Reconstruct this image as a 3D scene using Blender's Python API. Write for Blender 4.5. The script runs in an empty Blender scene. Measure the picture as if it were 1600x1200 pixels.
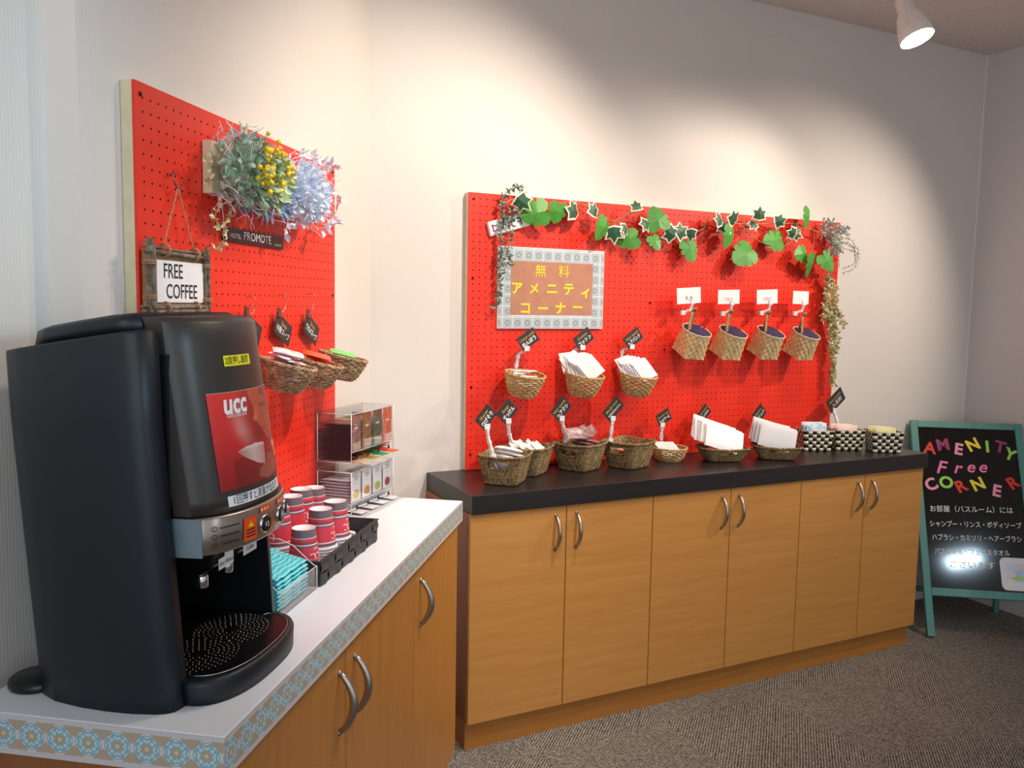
import bpy, math, random
from mathutils import Matrix, Vector
sc = bpy.context.scene
COL = sc.collection
PI = math.pi
rad = math.radians

# ------------------------------------------------------------------ camera
cam_d = bpy.data.cameras.new('camera')
cam = bpy.data.objects.new('camera', cam_d)
COL.objects.link(cam)
cam_d.sensor_width = 36.0
cam_d.lens = 36.0 * 1308.86 / 1600.0
cam_d.clip_start = 0.02
_a, _r, _y = rad(-5.3522), rad(1.0067), rad(26.624)
_fw = Vector((math.sin(_y)*math.cos(_a), math.cos(_y)*math.cos(_a), math.sin(_a)))
_rt = Vector((math.cos(_y), -math.sin(_y), 0.0))
_up = _rt.cross(_fw)
_R = _rt*math.cos(_r) + _up*math.sin(_r)
_U = _up*math.cos(_r) - _rt*math.sin(_r)
cam.matrix_world = Matrix(((_R.x, _U.x, -_fw.x, -0.7972), (_R.y, _U.y, -_fw.y, -2.8243),
                           (_R.z, _U.z, -_fw.z, 1.4796), (0, 0, 0, 1)))
sc.camera = cam

# ------------------------------------------------------------------ world, lights, exposure
sc.view_settings.view_transform = 'Standard'
sc.view_settings.look = 'None'
sc.view_settings.exposure = 0.36
sc.view_settings.gamma = 1.0
sc.view_settings.use_curve_mapping = False
wd = bpy.data.worlds.new('lobby_light')
sc.world = wd
wd.use_nodes = True
wd.node_tree.nodes['Background'].inputs[0].default_value = (0.94, 0.96, 1.0, 1)
wd.node_tree.nodes['Background'].inputs[1].default_value = 0.53

TH = rad(53.694)                               # the left wall turns away from the back wall by this angle
ML = Matrix.Translation((-0.124, -0.2587, 0)) @ Matrix.Rotation(TH, 4, 'Z')
MI = Matrix.Identity(4)

def aim(o, p, q):
    o.matrix_world = Matrix.Translation(p) @ (Vector(q)-Vector(p)).to_track_quat('-Z', 'Y').to_matrix().to_4x4()

def spot(name, p, q, watts, cone, blend, size, col):
    d = bpy.data.lights.new(name, 'SPOT')
    d.energy = watts; d.spot_size = rad(cone); d.spot_blend = blend; d.shadow_soft_size = size; d.color = col
    o = bpy.data.objects.new(name, d); COL.objects.link(o)
    aim(o, p, q)
    return o

WARM = (1.0, 0.86, 0.70)
LAMP = Vector((1.80, -0.745, 2.435))
spot('spot_light_over_board', LAMP, (1.25, 0.0, 1.45), 66, 114, 0.75, 0.03, WARM)
spot('spot_light_over_corner', (0.80, -1.05, 2.56), (0.10, -0.05, 1.25), 64, 108, 0.85, 0.03, WARM)
spot('spot_light_over_machine', ML @ Vector((-0.30, -1.35, 2.60)), ML @ Vector((-0.62, -0.10, 1.05)), 22, 80, 0.9, 0.03, WARM)
spot('spot_light_right', (2.95, -1.35, 2.60), (1.95, 0.0, 1.15), 84, 76, 0.85, 0.02, WARM)
spot('spot_light_by_sign', (2.75, -2.1, 2.62), (1.25, 0.0, 1.10), 44, 43, 0.9, 0.03, WARM)
spot('added_spot_cabinets', (0.95, -2.3, 2.74), (1.15, -0.35, 0.45), 46, 62, 0.8, 0.06, (1.0, 0.93, 0.84))  # added spot without a fixture: lifts the cabinets, spares the upper wall
spot('added_spot_counter', (0.15, -1.55, 2.74), (-0.15, -0.75, 0.80), 46, 60, 0.8, 0.06, (0.95, 0.96, 1.0))  # second added spot, no lamp there, brightens the white counter
spot('spot_light_behind', ML @ Vector((-2.95, -0.55, 2.68)), ML @ Vector((-1.158, 0.0, 1.75)), 18, 44, 0.8, 0.04, WARM)
spot('added_blue_spot_alcove', ML @ Vector((-1.95, -2.9, 1.9)), ML @ Vector((-1.52, 0.06, 1.75)), 110, 26, 1.0, 0.25, (0.55, 0.82, 1.0))  # added narrow blue spot that tints the alcove; no doorway stands there
def area(name, p, q, watts, sx, sy, col):
    d = bpy.data.lights.new(name, 'AREA'); d.energy = watts; d.shape = 'RECTANGLE'; d.size = sx; d.size_y = sy; d.color = col
    o = bpy.data.objects.new(name, d); COL.objects.link(o); aim(o, p, q)
    return o
area('daylight_from_entrance', ML @ Vector((-3.35, -1.25, 1.75)), ML @ Vector((-1.45, 0.06, 1.6)), 9, 1.0, 1.5, (0.66, 0.86, 1.0))
area('cool_ceiling_panel', (2.03, -4.30, 2.755), (2.03, -4.30, 0), 15, 0.28, 0.18, (0.62, 0.84, 1.0))

# ------------------------------------------------------------------ materials
def lin(c):
    if isinstance(c, str):
        c = [int(c[i:i+2], 16)/255 for i in (0, 2, 4)]
    return tuple(x/12.92 if x <= 0.04045 else ((x+0.055)/1.055)**2.4 for x in c) + (1.0,)

MATS = {}
class NT:
    def __init__(s, name):
        s.m = bpy.data.materials.new(name); s.m.use_nodes = True
        s.t = s.m.node_tree; s.b = s.t.nodes['Principled BSDF']; s.out = s.t.nodes['Material Output']
        MATS[name] = s.m
    def n(s, typ, **kw):
        x = s.t.nodes.new(typ)
        for k, v in kw.items(): setattr(x, k, v)
        return x
    def l(s, a, b): s.t.links.new(a, b)
    def math(s, op, a, b=None, c=None):
        x = s.n('ShaderNodeMath', operation=op)
        for i, v in enumerate((a, b, c)):
            if v is None: continue
            if isinstance(v, (int, float)): x.inputs[i].default_value = v
            else: s.l(v, x.inputs[i])
        return x.outputs[0]
    def mix(s, f, a, b):
        x = s.n('ShaderNodeMix', data_type='RGBA')
        if isinstance(f, (int, float)): x.inputs[0].default_value = f
        else: s.l(f, x.inputs[0])
        for i, v in ((6, a), (7, b)):
            if isinstance(v, tuple): x.inputs[i].default_value = v
            else: s.l(v, x.inputs[i])
        return x.outputs[2]
    def obj(s, scale=(1, 1, 1), rot=(0, 0, 0)):
        c = s.n('ShaderNodeTexCoord'); m = s.n('ShaderNodeMapping')
        m.inputs['Scale'].default_value = scale; m.inputs['Rotation'].default_value = rot
        s.l(c.outputs['Object'], m.inputs[0]); return m.outputs[0]
    def noise(s, vec, scale, detail=2.0, rough=0.5):
        x = s.n('ShaderNodeTexNoise'); x.inputs['Scale'].default_value = scale
        x.inputs['Detail'].default_value = detail; x.inputs['Roughness'].default_value = rough
        s.l(vec, x.inputs['Vector']); return x.outputs['Fac']
    def ramp(s, f, stops):
        x = s.n('ShaderNodeValToRGB'); s.l(f, x.inputs[0])
        e = x.color_ramp.elements
        while len(e) < len(stops): e.new(0.5)
        for k, (p, c) in zip(e, stops): k.position = p; k.color = c
        return x.outputs[0]
    def bump(s, h, strength, dist=0.002):
        x = s.n('ShaderNodeBump'); x.inputs['Strength'].default_value = strength; x.inputs['Distance'].default_value = dist
        s.l(h, x.inputs['Height']); s.l(x.outputs[0], s.b.inputs['Normal'])
    def set(s, col=None, rough=None, metal=None, spec=None):
        if col is not None:
            if isinstance(col, tuple): s.b.inputs['Base Color'].default_value = col
            else: s.l(col, s.b.inputs['Base Color'])
        if rough is not None: s.b.inputs['Roughness'].default_value = rough
        if metal is not None: s.b.inputs['Metallic'].default_value = metal
        if spec is not None: s.b.inputs['Specular IOR Level'].default_value = spec

def plain(name, col, rough=0.5, metal=0.0, var=0.06, scale=40.0, spec=None):
    """one colour with a slight procedural unevenness"""
    n = NT(name); c = lin(col)
    f = n.noise(n.obj(), scale, 3.0)
    a = tuple(min(1, x*(1-var)) for x in c[:3]) + (1.0,)
    b = tuple(min(1, x*(1+var)) for x in c[:3]) + (1.0,)
    n.set(n.ramp(f, [(0.3, a), (0.7, b)]), rough, metal, spec)
    return n.m

def printed(name, rough=0.4):
    """a printed picture: its colours are in the mesh"""
    n = NT(name); a = n.n('ShaderNodeVertexColor', layer_name='Col')
    n.set(a.outputs[0], rough); return n.m

def clear(name, tint=(1, 1, 1, 1), amount=0.86, rough=0.03):
    """thin clear plastic: mostly see-through with a glossy skin"""
    n = NT(name); n.t.nodes.remove(n.b)
    tr = n.n('ShaderNodeBsdfTransparent'); tr.inputs[0].default_value = tint
    gl = n.n('ShaderNodeBsdfGlossy'); gl.inputs['Roughness'].default_value = rough
    df = n.n('ShaderNodeBsdfDiffuse'); df.inputs[0].default_value = (0.9, 0.92, 0.94, 1)
    lw = n.n('ShaderNodeLayerWeight'); lw.inputs[0].default_value = 0.2
    f = n.math('MULTIPLY', lw.outputs['Fresnel'], 0.35)
    m1 = n.n('ShaderNodeMixShader'); m2 = n.n('ShaderNodeMixShader')
    m1.inputs[0].default_value = amount
    n.l(df.outputs[0], m1.inputs[1]); n.l(tr.outputs[0], m1.inputs[2])
    n.l(f, m2.inputs[0]); n.l(m1.outputs[0], m2.inputs[1]); n.l(gl.outputs[0], m2.inputs[2])
    n.l(m2.outputs[0], n.out.inputs[0]); return n.m

def wallpaper(name, col):
    n = NT(name); v = n.obj()
    w = n.n('ShaderNodeTexWave', wave_type='BANDS', bands_direction='X'); w.inputs['Scale'].default_value = 42
    w.inputs['Distortion'].default_value = 0.4; w.inputs['Detail'].default_value = 1.0; n.l(v, w.inputs[0])
    g = n.noise(n.obj((60, 60, 2)), 6.0, 2.0)
    c = lin(col)
    n.set(n.mix(w.outputs['Fac'], tuple(x*0.97 for x in c[:3])+(1,), c), 0.62, 0, 0.3)
    n.bump(n.math('ADD', w.outputs['Fac'], n.math('MULTIPLY', g, 0.5)), 0.16, 0.0012)
    return n.m

def wood(name, dark, light, sx=1.0, sz=14.0, rough=0.38):
    n = NT(name); v = n.obj((sx, sx, sz))
    f1 = n.noise(v, 3.0, 5.0, 0.6); f2 = n.noise(n.obj((sx*6, sx*6, sz*9)), 6.0, 3.0)
    f = n.math('ADD', n.math('MULTIPLY', f1, 0.7), n.math('MULTIPLY', f2, 0.3))
    n.set(n.ramp(f, [(0.3, lin(dark)), (0.7, lin(light))]), rough)
    n.bump(f2, 0.06, 0.001); return n.m

def carpet():
    n = NT('carpet_loop'); v = n.obj()
    tile = n.n('ShaderNodeTexChecker'); tile.inputs['Scale'].default_value = 2.0; n.l(n.obj((1, 1, 0.001)), tile.inputs[0])
    outs = []
    for r in (PI/4, -PI/4):
        w = n.n('ShaderNodeTexWave', wave_type='BANDS', bands_direction='X')
        w.inputs['Scale'].default_value = 34; w.inputs['Distortion'].default_value = 5.0
        w.inputs['Detail'].default_value = 2.0; w.inputs['Detail Scale'].default_value = 4.0
        n.l(n.obj((1, 1, 1), (0, 0, r)), w.inputs[0]); outs.append(w.outputs['Fac'])
    mx = n.n('ShaderNodeMix', data_type='FLOAT'); n.l(tile.outputs['Fac'], mx.inputs[0])
    n.l(outs[0], mx.inputs[2]); n.l(outs[1], mx.inputs[3])
    vo = n.n('ShaderNodeTexVoronoi'); vo.inputs['Scale'].default_value = 230; n.l(v, vo.inputs['Vector'])
    fine = n.noise(v, 190, 2.0, 0.7)
    h = n.math('ADD', n.math('MULTIPLY', mx.outputs[0], 0.45), n.math('MULTIPLY', fine, 0.75))
    big = n.noise(v, 2.5, 2.0)
    h2 = n.math('ADD', h, n.math('MULTIPLY', big, 0.12))
    n.set(n.ramp(h2, [(0.36, lin('26221f')), (0.60, lin('6c645c')), (0.84, lin('b0a79d'))]), 0.95, 0, 0.1)
    n.bump(n.math('ADD', h, vo.outputs['Distance']), 0.7, 0.006); return n.m

def tile_band():
    """laminated edge with a printed strip of round blue and tan ornaments, 45 mm apart"""
    n = NT('ornament_strip'); c = n.n('ShaderNodeTexCoord'); s = n.n('ShaderNodeSeparateXYZ'); n.l(c.outputs['UV'], s.inputs[0])
    u = n.math('SUBTRACT', n.math('FRACT', s.outputs[0]), 0.5); v = n.math('SUBTRACT', s.outputs[1], 0.5)
    r = n.math('SQRT', n.math('ADD', n.math('MULTIPLY', u, u), n.math('MULTIPLY', v, v)))
    an = n.math('ARCTAN2', v, u)
    pet = n.math('MULTIPLY', n.math('COSINE', n.math('MULTIPLY', an, 8.0)), 0.035)
    pet2 = n.math('MULTIPLY', n.math('COSINE', n.math('MULTIPLY', an, 12.0)), 0.03)
    rp = n.math('ADD', r, pet); rq = n.math('ADD', r, pet2)
    def step(x, e): return n.math('LESS_THAN', x, e)
    white, blue, tan, grey = lin('d9d6d4'), lin('82bccb'), lin('b9a68e'), lin('a39ea6')
    k = n.math('LESS_THAN', n.math('ADD', n.math('ABSOLUTE', u), n.math('ABSOLUTE', v)), 0.62)
    col = n.mix(k, tan, white)
    col = n.mix(n.math('LESS_THAN', n.math('ADD', n.math('ABSOLUTE', u), n.math('ABSOLUTE', v)), 0.57), white if False else col, white)
    col = n.mix(step(r, 0.455), col, grey); col = n.mix(step(r, 0.425), col, white)
    col = n.mix(step(rp, 0.40), col, blue); col = n.mix(step(rq, 0.30), col, white)
    col = n.mix(step(rp, 0.235), col, blue); col = n.mix(step(rq, 0.18), col, tan); col = n.mix(step(r, 0.07), col, lin('d8cfa8'))
    band = n.math('LESS_THAN', n.math('ABSOLUTE', v), 0.5)
    col = n.mix(band, lin('cfc9cb'), col)
    n.set(col, 0.4); return n.m

def seagrass():
    n = NT('seagrass_rope'); f = n.noise(n.obj((1, 1, 0.5)), 170, 3.0, 0.7); g = n.noise(n.obj(), 30, 2.0)
    n.set(n.ramp(n.math('ADD', n.math('MULTIPLY', f, 0.8), n.math('MULTIPLY', g, 0.2)),
                 [(0.3, lin('2c2014')), (0.46, lin('756040')), (0.60, lin('a3885c')), (0.75, lin('d2bd8c'))]), 0.8)
    n.bump(f, 0.5, 0.002); return n.m

def shaded_noise(name, stops, scale, rough=0.7, sc3=(1, 1, 1), bump=0.3, dist=0.002):
    n = NT(name); f = n.noise(n.obj(sc3), scale, 3.0, 0.6)
    n.set(n.ramp(f, [(p, lin(c)) for p, c in stops]), rough); n.bump(f, bump, dist); return n.m

M_wall = wallpaper('wallpaper_ribbed', 'e6dfd9')
M_wallr = wallpaper('wallpaper_right', 'dcd8d8')
M_ceil = plain('ceiling_paint', 'ddd3cd', 0.8)
M_carpet = carpet()
M_wood = wood('beech_front', 'b67c3c', 'c98f4c', 1.0, 14.0)
M_woodv = wood('beech_front_vertical', 'ab6e30', 'ba7e3c', 14.0, 1.0)
M_woodd = wood('beech_carcass', '8a4f24', '9c5f30', 14.0, 1.0)
M_plinth = wood('beech_plinth', 'a4692c', 'b57836', 1.0, 14.0)
M_blacktop = wood('black_worktop', '1c1819', '2a2424', 1.0, 8.0, 0.34)
M_white = plain('white_laminate', 'f0f0f4', 0.3, 0, 0.01)
M_band = tile_band()
M_nickel = plain('brushed_nickel', 'b5b0a8', 0.32, 1.0, 0.05)
M_red = plain('red_board_paint', 'ee321e', 0.42, 0, 0.03, 6.0)
M_hole = plain('shaded_board_core', '3a1410', 0.9)  # board's brown, darkened to carry the shade inside the peg holes
M_batten = plain('pale_batten', 'd9cfae', 0.6)
M_screw = plain('dark_screw', '2a1a18', 0.35, 0.6)
M_shell_bluelit = shaded_noise('machine_shell_bluelit', [(0.3, '081119'), (0.7, '0c1821')], 900, 0.45, bump=0.12, dist=0.0006)  # black shell tinted blue: the cool light is put into its colour
M_brown = shaded_noise('machine_front', [(0.3, '332e2b'), (0.7, '3a3430')], 900, 0.4, bump=0.1, dist=0.0005)
M_black = plain('black_plastic', '0d0d0f', 0.3)
M_strip = plain('champagne_strip', 'a3978c', 0.3, 0.85, 0.03)
M_strip2 = plain('strip_end_bluelit', '8395a0', 0.35, 0.5, 0.03)  # grey-blue base colour holds the metal's cool reflection of the room
M_chrome = plain('chrome', 'd8d8d8', 0.12, 1.0, 0.01)
M_paper = plain('white_paper', 'f2f0f2', 0.6, 0, 0.02)
M_ink = plain('black_ink', '18181a', 0.6)
M_yellow = plain('yellow_label', 'f2ec20', 0.5)
M_yel2 = plain('yellow_letter', 'f7d62a', 0.5)
M_wlabel = plain('white_label', 'e8eef2', 0.4)
M_orange = plain('orange_sticker', 'f2501c', 0.4)
M_print = printed('printed_picture')
M_chalk = plain('chalkboard', '12100e', 0.08, 0, 0.1)
M_tag = plain('slate_tag', '33302e', 0.5, 0, 0.12)
M_teal = shaded_noise('teal_frame', [(0.3, '44807a'), (0.7, '5c9a90')], 9.0, 0.45, (1, 1, 0.1), 0.05)
M_wink = plain('white_marker', 'f6f6f4', 0.6)
M_gold = plain('ochre_marker', 'cfa060', 0.6)
M_pinkink = plain('pink_marker', 'f57ab0', 0.5)
M_sea = seagrass()
M_wick = shaded_noise('willow', [(0.3, '9b7a4c'), (0.55, 'c8a873'), (0.75, 'e0c797')], 60, 0.6, bump=0.2)
M_wickd = shaded_noise('willow_brown', [(0.3, '86684a'), (0.55, 'b59470'), (0.75, 'dcc39c')], 60, 0.6, bump=0.2)
M_palm = shaded_noise('palm_weave', [(0.3, 'c2a26e'), (0.55, 'ddbf8c'), (0.75, 'efdbb0')], 50, 0.6, bump=0.2)
M_strap = shaded_noise('palm_strap', [(0.3, '8a6a44'), (0.7, 'b3905f')], 50, 0.6)
M_purple = shaded_noise('purple_cloth', [(0.3, '261a35'), (0.7, '4a3258')], 120, 0.85, (1, 1, 3), 0.5, 0.004)
M_cream = plain('cream_strip', 'ece4c8', 0.4)
M_check = plain('black_strip', '141212', 0.4)
M_clear = clear('clear_acrylic', (0.985, 0.985, 0.99, 1), 0.985)
M_film = clear('clear_film', (0.97, 0.95, 0.96, 1), 0.45, 0.15)
M_clip = clear('frosted_clip', (1, 0.93, 0.93, 1), 0.18, 0.2)
M_edge = plain('acrylic_edge', 'e8e4e4', 0.2)
M_wire = plain('hook_wire', '8d7f78', 0.35, 0.9)
M_twine = shaded_noise('jute_twine', [(0.3, '9a6b48'), (0.7, 'd2a67c')], 300, 0.9)
M_twig = shaded_noise('grey_twig', [(0.25, '4a3a2e'), (0.5, '7a6a5a'), (0.75, 'a39483')], 70, 0.9, (1, 1, 1), 0.6, 0.003)
M_kraft = shaded_noise('kraft_back', [(0.3, '8a6a44'), (0.7, 'b08c60')], 60, 0.8)

# ------------------------------------------------------------------ mesh builder
class MB:
    def __init__(s): s.v = []; s.f = []; s.m = []; s.s = []; s.c = []; s.uv = {}
    def add(s, vs, fs, mi=0, smooth=False, M=None, col=None):
        o = len(s.v)
        s.v += [tuple(M @ Vector(v)) if M is not None else tuple(v) for v in vs]
        for f in fs:
            s.f.append(tuple(i+o for i in f)); s.m.append(mi); s.s.append(smooth); s.c.append(col)
        return s
    def box(s, x0, x1, y0, y1, z0, z1, mi=0, M=None):
        return s.add([(x0, y0, z0), (x1, y0, z0), (x1, y1, z0), (x0, y1, z0), (x0, y0, z1), (x1, y0, z1), (x1, y1, z1), (x0, y1, z1)],
                     [(3, 2, 1, 0), (4, 5, 6, 7), (0, 1, 5, 4), (1, 2, 6, 5), (2, 3, 7, 6), (3, 0, 4, 7)], mi, False, M)
    def tube(s, pts, r, n=6, mi=0, M=None, closed=False, flat=1.0):
        pts = [Vector(p) for p in pts]; k = len(pts); vs = []; prev = None
        for i, p in enumerate(pts):
            a = pts[(i-1) % k] if (closed or i > 0) else p
            b = pts[(i+1) % k] if (closed or i < k-1) else p
            t = b-a
            if t.length < 1e-9: t = Vector((0, 0, 1))
            t.normalize()
            if prev is None:
                q = Vector((0, 0, 1)) if abs(t.z) < 0.9 else Vector((1, 0, 0))
                u = t.cross(q).normalized()
            else:
                u = prev - t*prev.dot(t)
                u = u.normalized() if u.length > 1e-6 else t.orthogonal().normalized()
            prev = u; w = t.cross(u)
            rr = r[i] if isinstance(r, (list, tuple)) else r
            for j in range(n):
                an = 2*PI*j/n
                vs.append(p + u*(rr*math.cos(an)) + w*(rr*flat*math.sin(an)))
        fs = []
        for i in range(k if closed else k-1):
            a = i*n; b = ((i+1) % k)*n
            for j in range(n): fs.append((a+j, a+(j+1) % n, b+(j+1) % n, b+j))
        if not closed: fs += [tuple(range(n-1, -1, -1)), tuple(range((k-1)*n, k*n))]
        return s.add(vs, fs, mi, True, M)
    def lathe(s, prof, n=24, mi=0, M=None, smooth=True, caps=True):
        """prof: (radius, z) or (radius, z, material of the band above it)"""
        k = len(prof); vs = [(p[0]*math.cos(2*PI*j/n), p[0]*math.sin(2*PI*j/n), p[1]) for p in prof for j in range(n)]
        o = len(s.v); s.add(vs, [], mi, smooth, M)
        for i in range(k-1):
            mm = prof[i][2] if len(prof[i]) > 2 else mi
            for j in range(n):
                s.f.append((o+i*n+j, o+i*n+(j+1) % n, o+(i+1)*n+(j+1) % n, o+(i+1)*n+j)); s.m.append(mm); s.s.append(smooth); s.c.append(None)
        if caps:
            for i, rev in ((0, True), (k-1, False)):
                if prof[i][0] > 1e-6:
                    f = [o+i*n+j for j in range(n)]
                    s.f.append(tuple(f[::-1] if rev else f)); s.m.append((prof[i][2] if len(prof[i]) > 2 else mi) if i == 0 else (prof[i-1][2] if len(prof[i-1]) > 2 else mi)); s.s.append(False); s.c.append(None)
        return s
    def prism(s, out, z0, z1, mi=0, M=None, smooth=False):
        k = len(out); vs = [(x, y, z0) for x, y in out] + [(x, y, z1) for x, y in out]
        fs = [tuple(range(k-1, -1, -1)), tuple(range(k, 2*k))]
        s.add(vs, fs, mi, False, M); o = len(s.v)-2*k
        for j in range(k):
            s.f.append((o+j, o+(j+1) % k, o+k+(j+1) % k, o+k+j)); s.m.append(mi); s.s.append(smooth); s.c.append(None)
        return s
    def loft(s, rings, mi=0, M=None, smooth=True, caps=True):
        k = len(rings[0]); vs = [p for r in rings for p in r]; fs = []
        for i in range(len(rings)-1):
            for j in range(k): fs.append((i*k+j, i*k+(j+1) % k, (i+1)*k+(j+1) % k, (i+1)*k+j))
        o = len(s.v); s.add(vs, fs, mi, smooth, M)
        if caps:
            n = len(rings)
            s.f.append(tuple(o+j for j in range(k-1, -1, -1))); s.f.append(tuple(o+(n-1)*k+j for j in range(k)))
            s.m += [mi, mi]; s.s += [False, False]; s.c += [None, None]
        return s
    def grid(s, fn, nu, nv, mi=0, M=None, smooth=True, colf=None, skip=None, wrap=False):
        vs = [fn(i/nu, j/nv) for j in range(nv+1) for i in range(nu if wrap else nu+1)]
        w = nu if wrap else nu+1
        o = len(s.v); s.add(vs, [], mi, smooth, M)
        for j in range(nv):
            for i in range(nu):
                if skip and skip((i+.5)/nu, (j+.5)/nv): continue
                s.f.append((o+j*w+i, o+j*w+(i+1) % w if wrap else o+j*w+i+1, o+(j+1)*w+(i+1) % w if wrap else o+(j+1)*w+i+1, o+(j+1)*w+i))
                s.m.append(mi(i, j) if callable(mi) else mi); s.s.append(smooth); s.c.append(colf((i+.5)/nu, (j+.5)/nv) if colf else None)
        return s
    def ball(s, c, r, n=8, mi=0, M=None):
        m = n//2; prof = [(r*math.sin(PI*i/m) if 0 < i < m else 1e-5, -r*math.cos(PI*i/m)) for i in range(m+1)]
        T = Matrix.Translation(c)
        return s.lathe(prof, n, mi, (M @ T) if M is not None else T, True, False)
    def text(s, body, size, M=None, mi=0, align='CENTER', bold=0.0, warp=None, sx=1.0, fit=None):
        vs, fs = glyphs(body, align, bold)
        if fit:
            wd_ = (max(v[0] for v in vs)-min(v[0] for v in vs))*size
            if wd_ > fit: sx *= fit/wd_
        vs = [(x*size*sx, y*size, 0.0) for x, y in vs]
        if warp: vs = [warp(x, y) for x, y, _ in vs]
        return s.add(vs, fs, mi, False, M)
    def build(s, name, mats, parent=None, M=None, bevel=0.0, seg=2, solid=0.0):
        me = bpy.data.meshes.new(name); me.from_pydata(s.v, [], s.f)
        if not isinstance(mats, (list, tuple)): mats = [mats]
        for m in mats: me.materials.append(m)
        me.polygons.foreach_set('material_index', s.m); me.polygons.foreach_set('use_smooth', s.s)
        if any(c is not None for c in s.c):
            ca = me.color_attributes.new('Col', 'FLOAT_COLOR', 'CORNER')
            for p in me.polygons:
                c = s.c[p.index] or (1, 1, 1)
                for li in p.loop_indices: ca.data[li].color = (c[0], c[1], c[2], 1)
        if s.uv:
            ul = me.uv_layers.new(name='UVMap')
            for fi, uvs in s.uv.items():
                p = me.polygons[fi]
                for li, t in zip(p.loop_indices, uvs): ul.data[li].uv = t
        me.validate(); me.update()
        o = bpy.data.objects.new(name, me); COL.objects.link(o)
        if parent is not None: o.parent = parent
        if M is not None: o.matrix_basis = M
        if solid:
            q = o.modifiers.new('thickness', 'SOLIDIFY'); q.thickness = solid; q.offset = 0
        if bevel:
            q = o.modifiers.new('bevel', 'BEVEL'); q.width = bevel; q.segments = seg; q.limit_method = 'ANGLE'; q.angle_limit = rad(40)
        return o

_GL = {}
def glyphs(body, align, bold):
    if any('\u4e00' <= ch <= '\u9fff' for ch in body): bold = 0.0      # many-stroke characters stay at their own weight
    k = (body, align, bold)
    if k not in _GL:
        cu = bpy.data.curves.new('lettering', 'FONT'); cu.body = body; cu.size = 1.0; cu.align_x = align; cu.align_y = 'CENTER'
        cu.offset = bold; cu.resolution_u = 3
        o = bpy.data.objects.new('lettering', cu); COL.objects.link(o)
        me = bpy.data.meshes.new_from_object(o.evaluated_get(bpy.context.evaluated_depsgraph_get()))
        _GL[k] = ([(v.co.x, v.co.y) for v in me.vertices], [tuple(p.vertices) for p in me.polygons])
        bpy.data.objects.remove(o); bpy.data.curves.remove(cu); bpy.data.meshes.remove(me)
    return _GL[k]

def tag(o, label, cat, group=None, kind=None):
    if label: o['label'] = label
    if cat: o['category'] = cat
    if group: o['group'] = group
    if kind: o['kind'] = kind
    return o
def thing(name, label, cat, M, group=None):
    o = bpy.data.objects.new(name, None); o.empty_display_size = 0.02; COL.objects.link(o); o.matrix_basis = M
    return tag(o, label, cat, group)
def dup(root, M, label=None, group=None):
    r = root.copy(); COL.objects.link(r); r.matrix_basis = M
    if label: r['label'] = label
    if group: r['group'] = group
    for ch in list(root.children):
        c = ch.copy(); COL.objects.link(c); c.parent = r
        for g in list(ch.children):
            d = g.copy(); COL.objects.link(d); d.parent = c
    return r
def struct(name, mb, mats, M=None):
    o = mb.build(name, mats, None, M); o['kind'] = 'structure'; return o
T = Matrix.Translation
def RX(a): return Matrix.Rotation(rad(a), 4, 'X')
def RY(a): return Matrix.Rotation(rad(a), 4, 'Y')
def RZ(a): return Matrix.Rotation(rad(a), 4, 'Z')
def at(x, y, z, rz=0, base=MI): return base @ T((x, y, z)) @ RZ(rz)
FRONT = RX(90)                                 # lettering on a face that looks along -y

# ------------------------------------------------------------------ the room
CEIL = 2.769
struct('floor', MB().box(-4.6, 3.6, -5.2, 0.6, -0.05, 0.0), M_carpet)
struct('ceiling', MB().box(-4.6, 3.6, -5.2, 0.6, CEIL, CEIL+0.06), M_ceil)
struct('wall_back', MB().box(0.066, 3.40, 0.0, 0.12, 0, CEIL), M_wall)
struct('wall_left', MB().box(-1.158, 0.3215, 0.0, 0.14, 0, CEIL), M_wall, ML)
struct('wall_alcove', MB().box(-3.9, -1.158, 0.062, 0.20, 0, CEIL), M_wall, ML)
struct('wall_right', MB().box(3.252, 3.40, -5.2, 0.0, 0, CEIL), M_wallr)
struct('trim_1', MB().box(3.246, 3.252, -0.006, 0.0, 0, CEIL), M_paper)
# ------------------------------------------------------------------ cabinets
def bow_handle(x, z0, z1, y0):
    """bow pull: arched bar with two feet on the door"""
    m = MB(); pts = []; rs = []
    for i in range(15):
        t = i/14; a = PI*t
        pts.append((x, y0-0.030*math.sin(a)**0.75, z1+(z0-z1)*t)); rs.append(0.0042+0.0026*math.sin(a))
    m.tube(pts, rs, 8, 0, None, False, 1.25)
    for z in (z0, z1): m.lathe([(0.0062, 0), (0.0055, 0.003)], 10, 0, T((x, y0, z)) @ RX(90))
    return m

def cabinet(M, x0, x1, doors, label, side0=False, side1=False, depth=0.385, front=0.404, zt=0.807, zb=0.098):
    c = thing('base_cabinet', label, 'cabinet', M @ T((x0, 0, 0)))
    w = x1-x0
    b = MB(); b.box(0, w, -depth, -0.004, zb, zt-0.001)
    b.build('carcass', M_woodd, c)
    MB().box(0.002 if side0 else 0, w-(0.012 if side1 else 0), -depth+0.006, -0.01, 0.0, zb).build('plinth', M_plinth, c)
    for (a, e, hx, mat) in doors:
        d = MB().box(a-x0+0.0016, e-x0-0.0016, -front, -depth-0.0005, zb, zt-0.002).build('door', mat, c, None, 0.0012)
        bow_handle(hx-x0, 0.655, 0.775, -front).build('handle', M_nickel, d)
    return c

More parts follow.
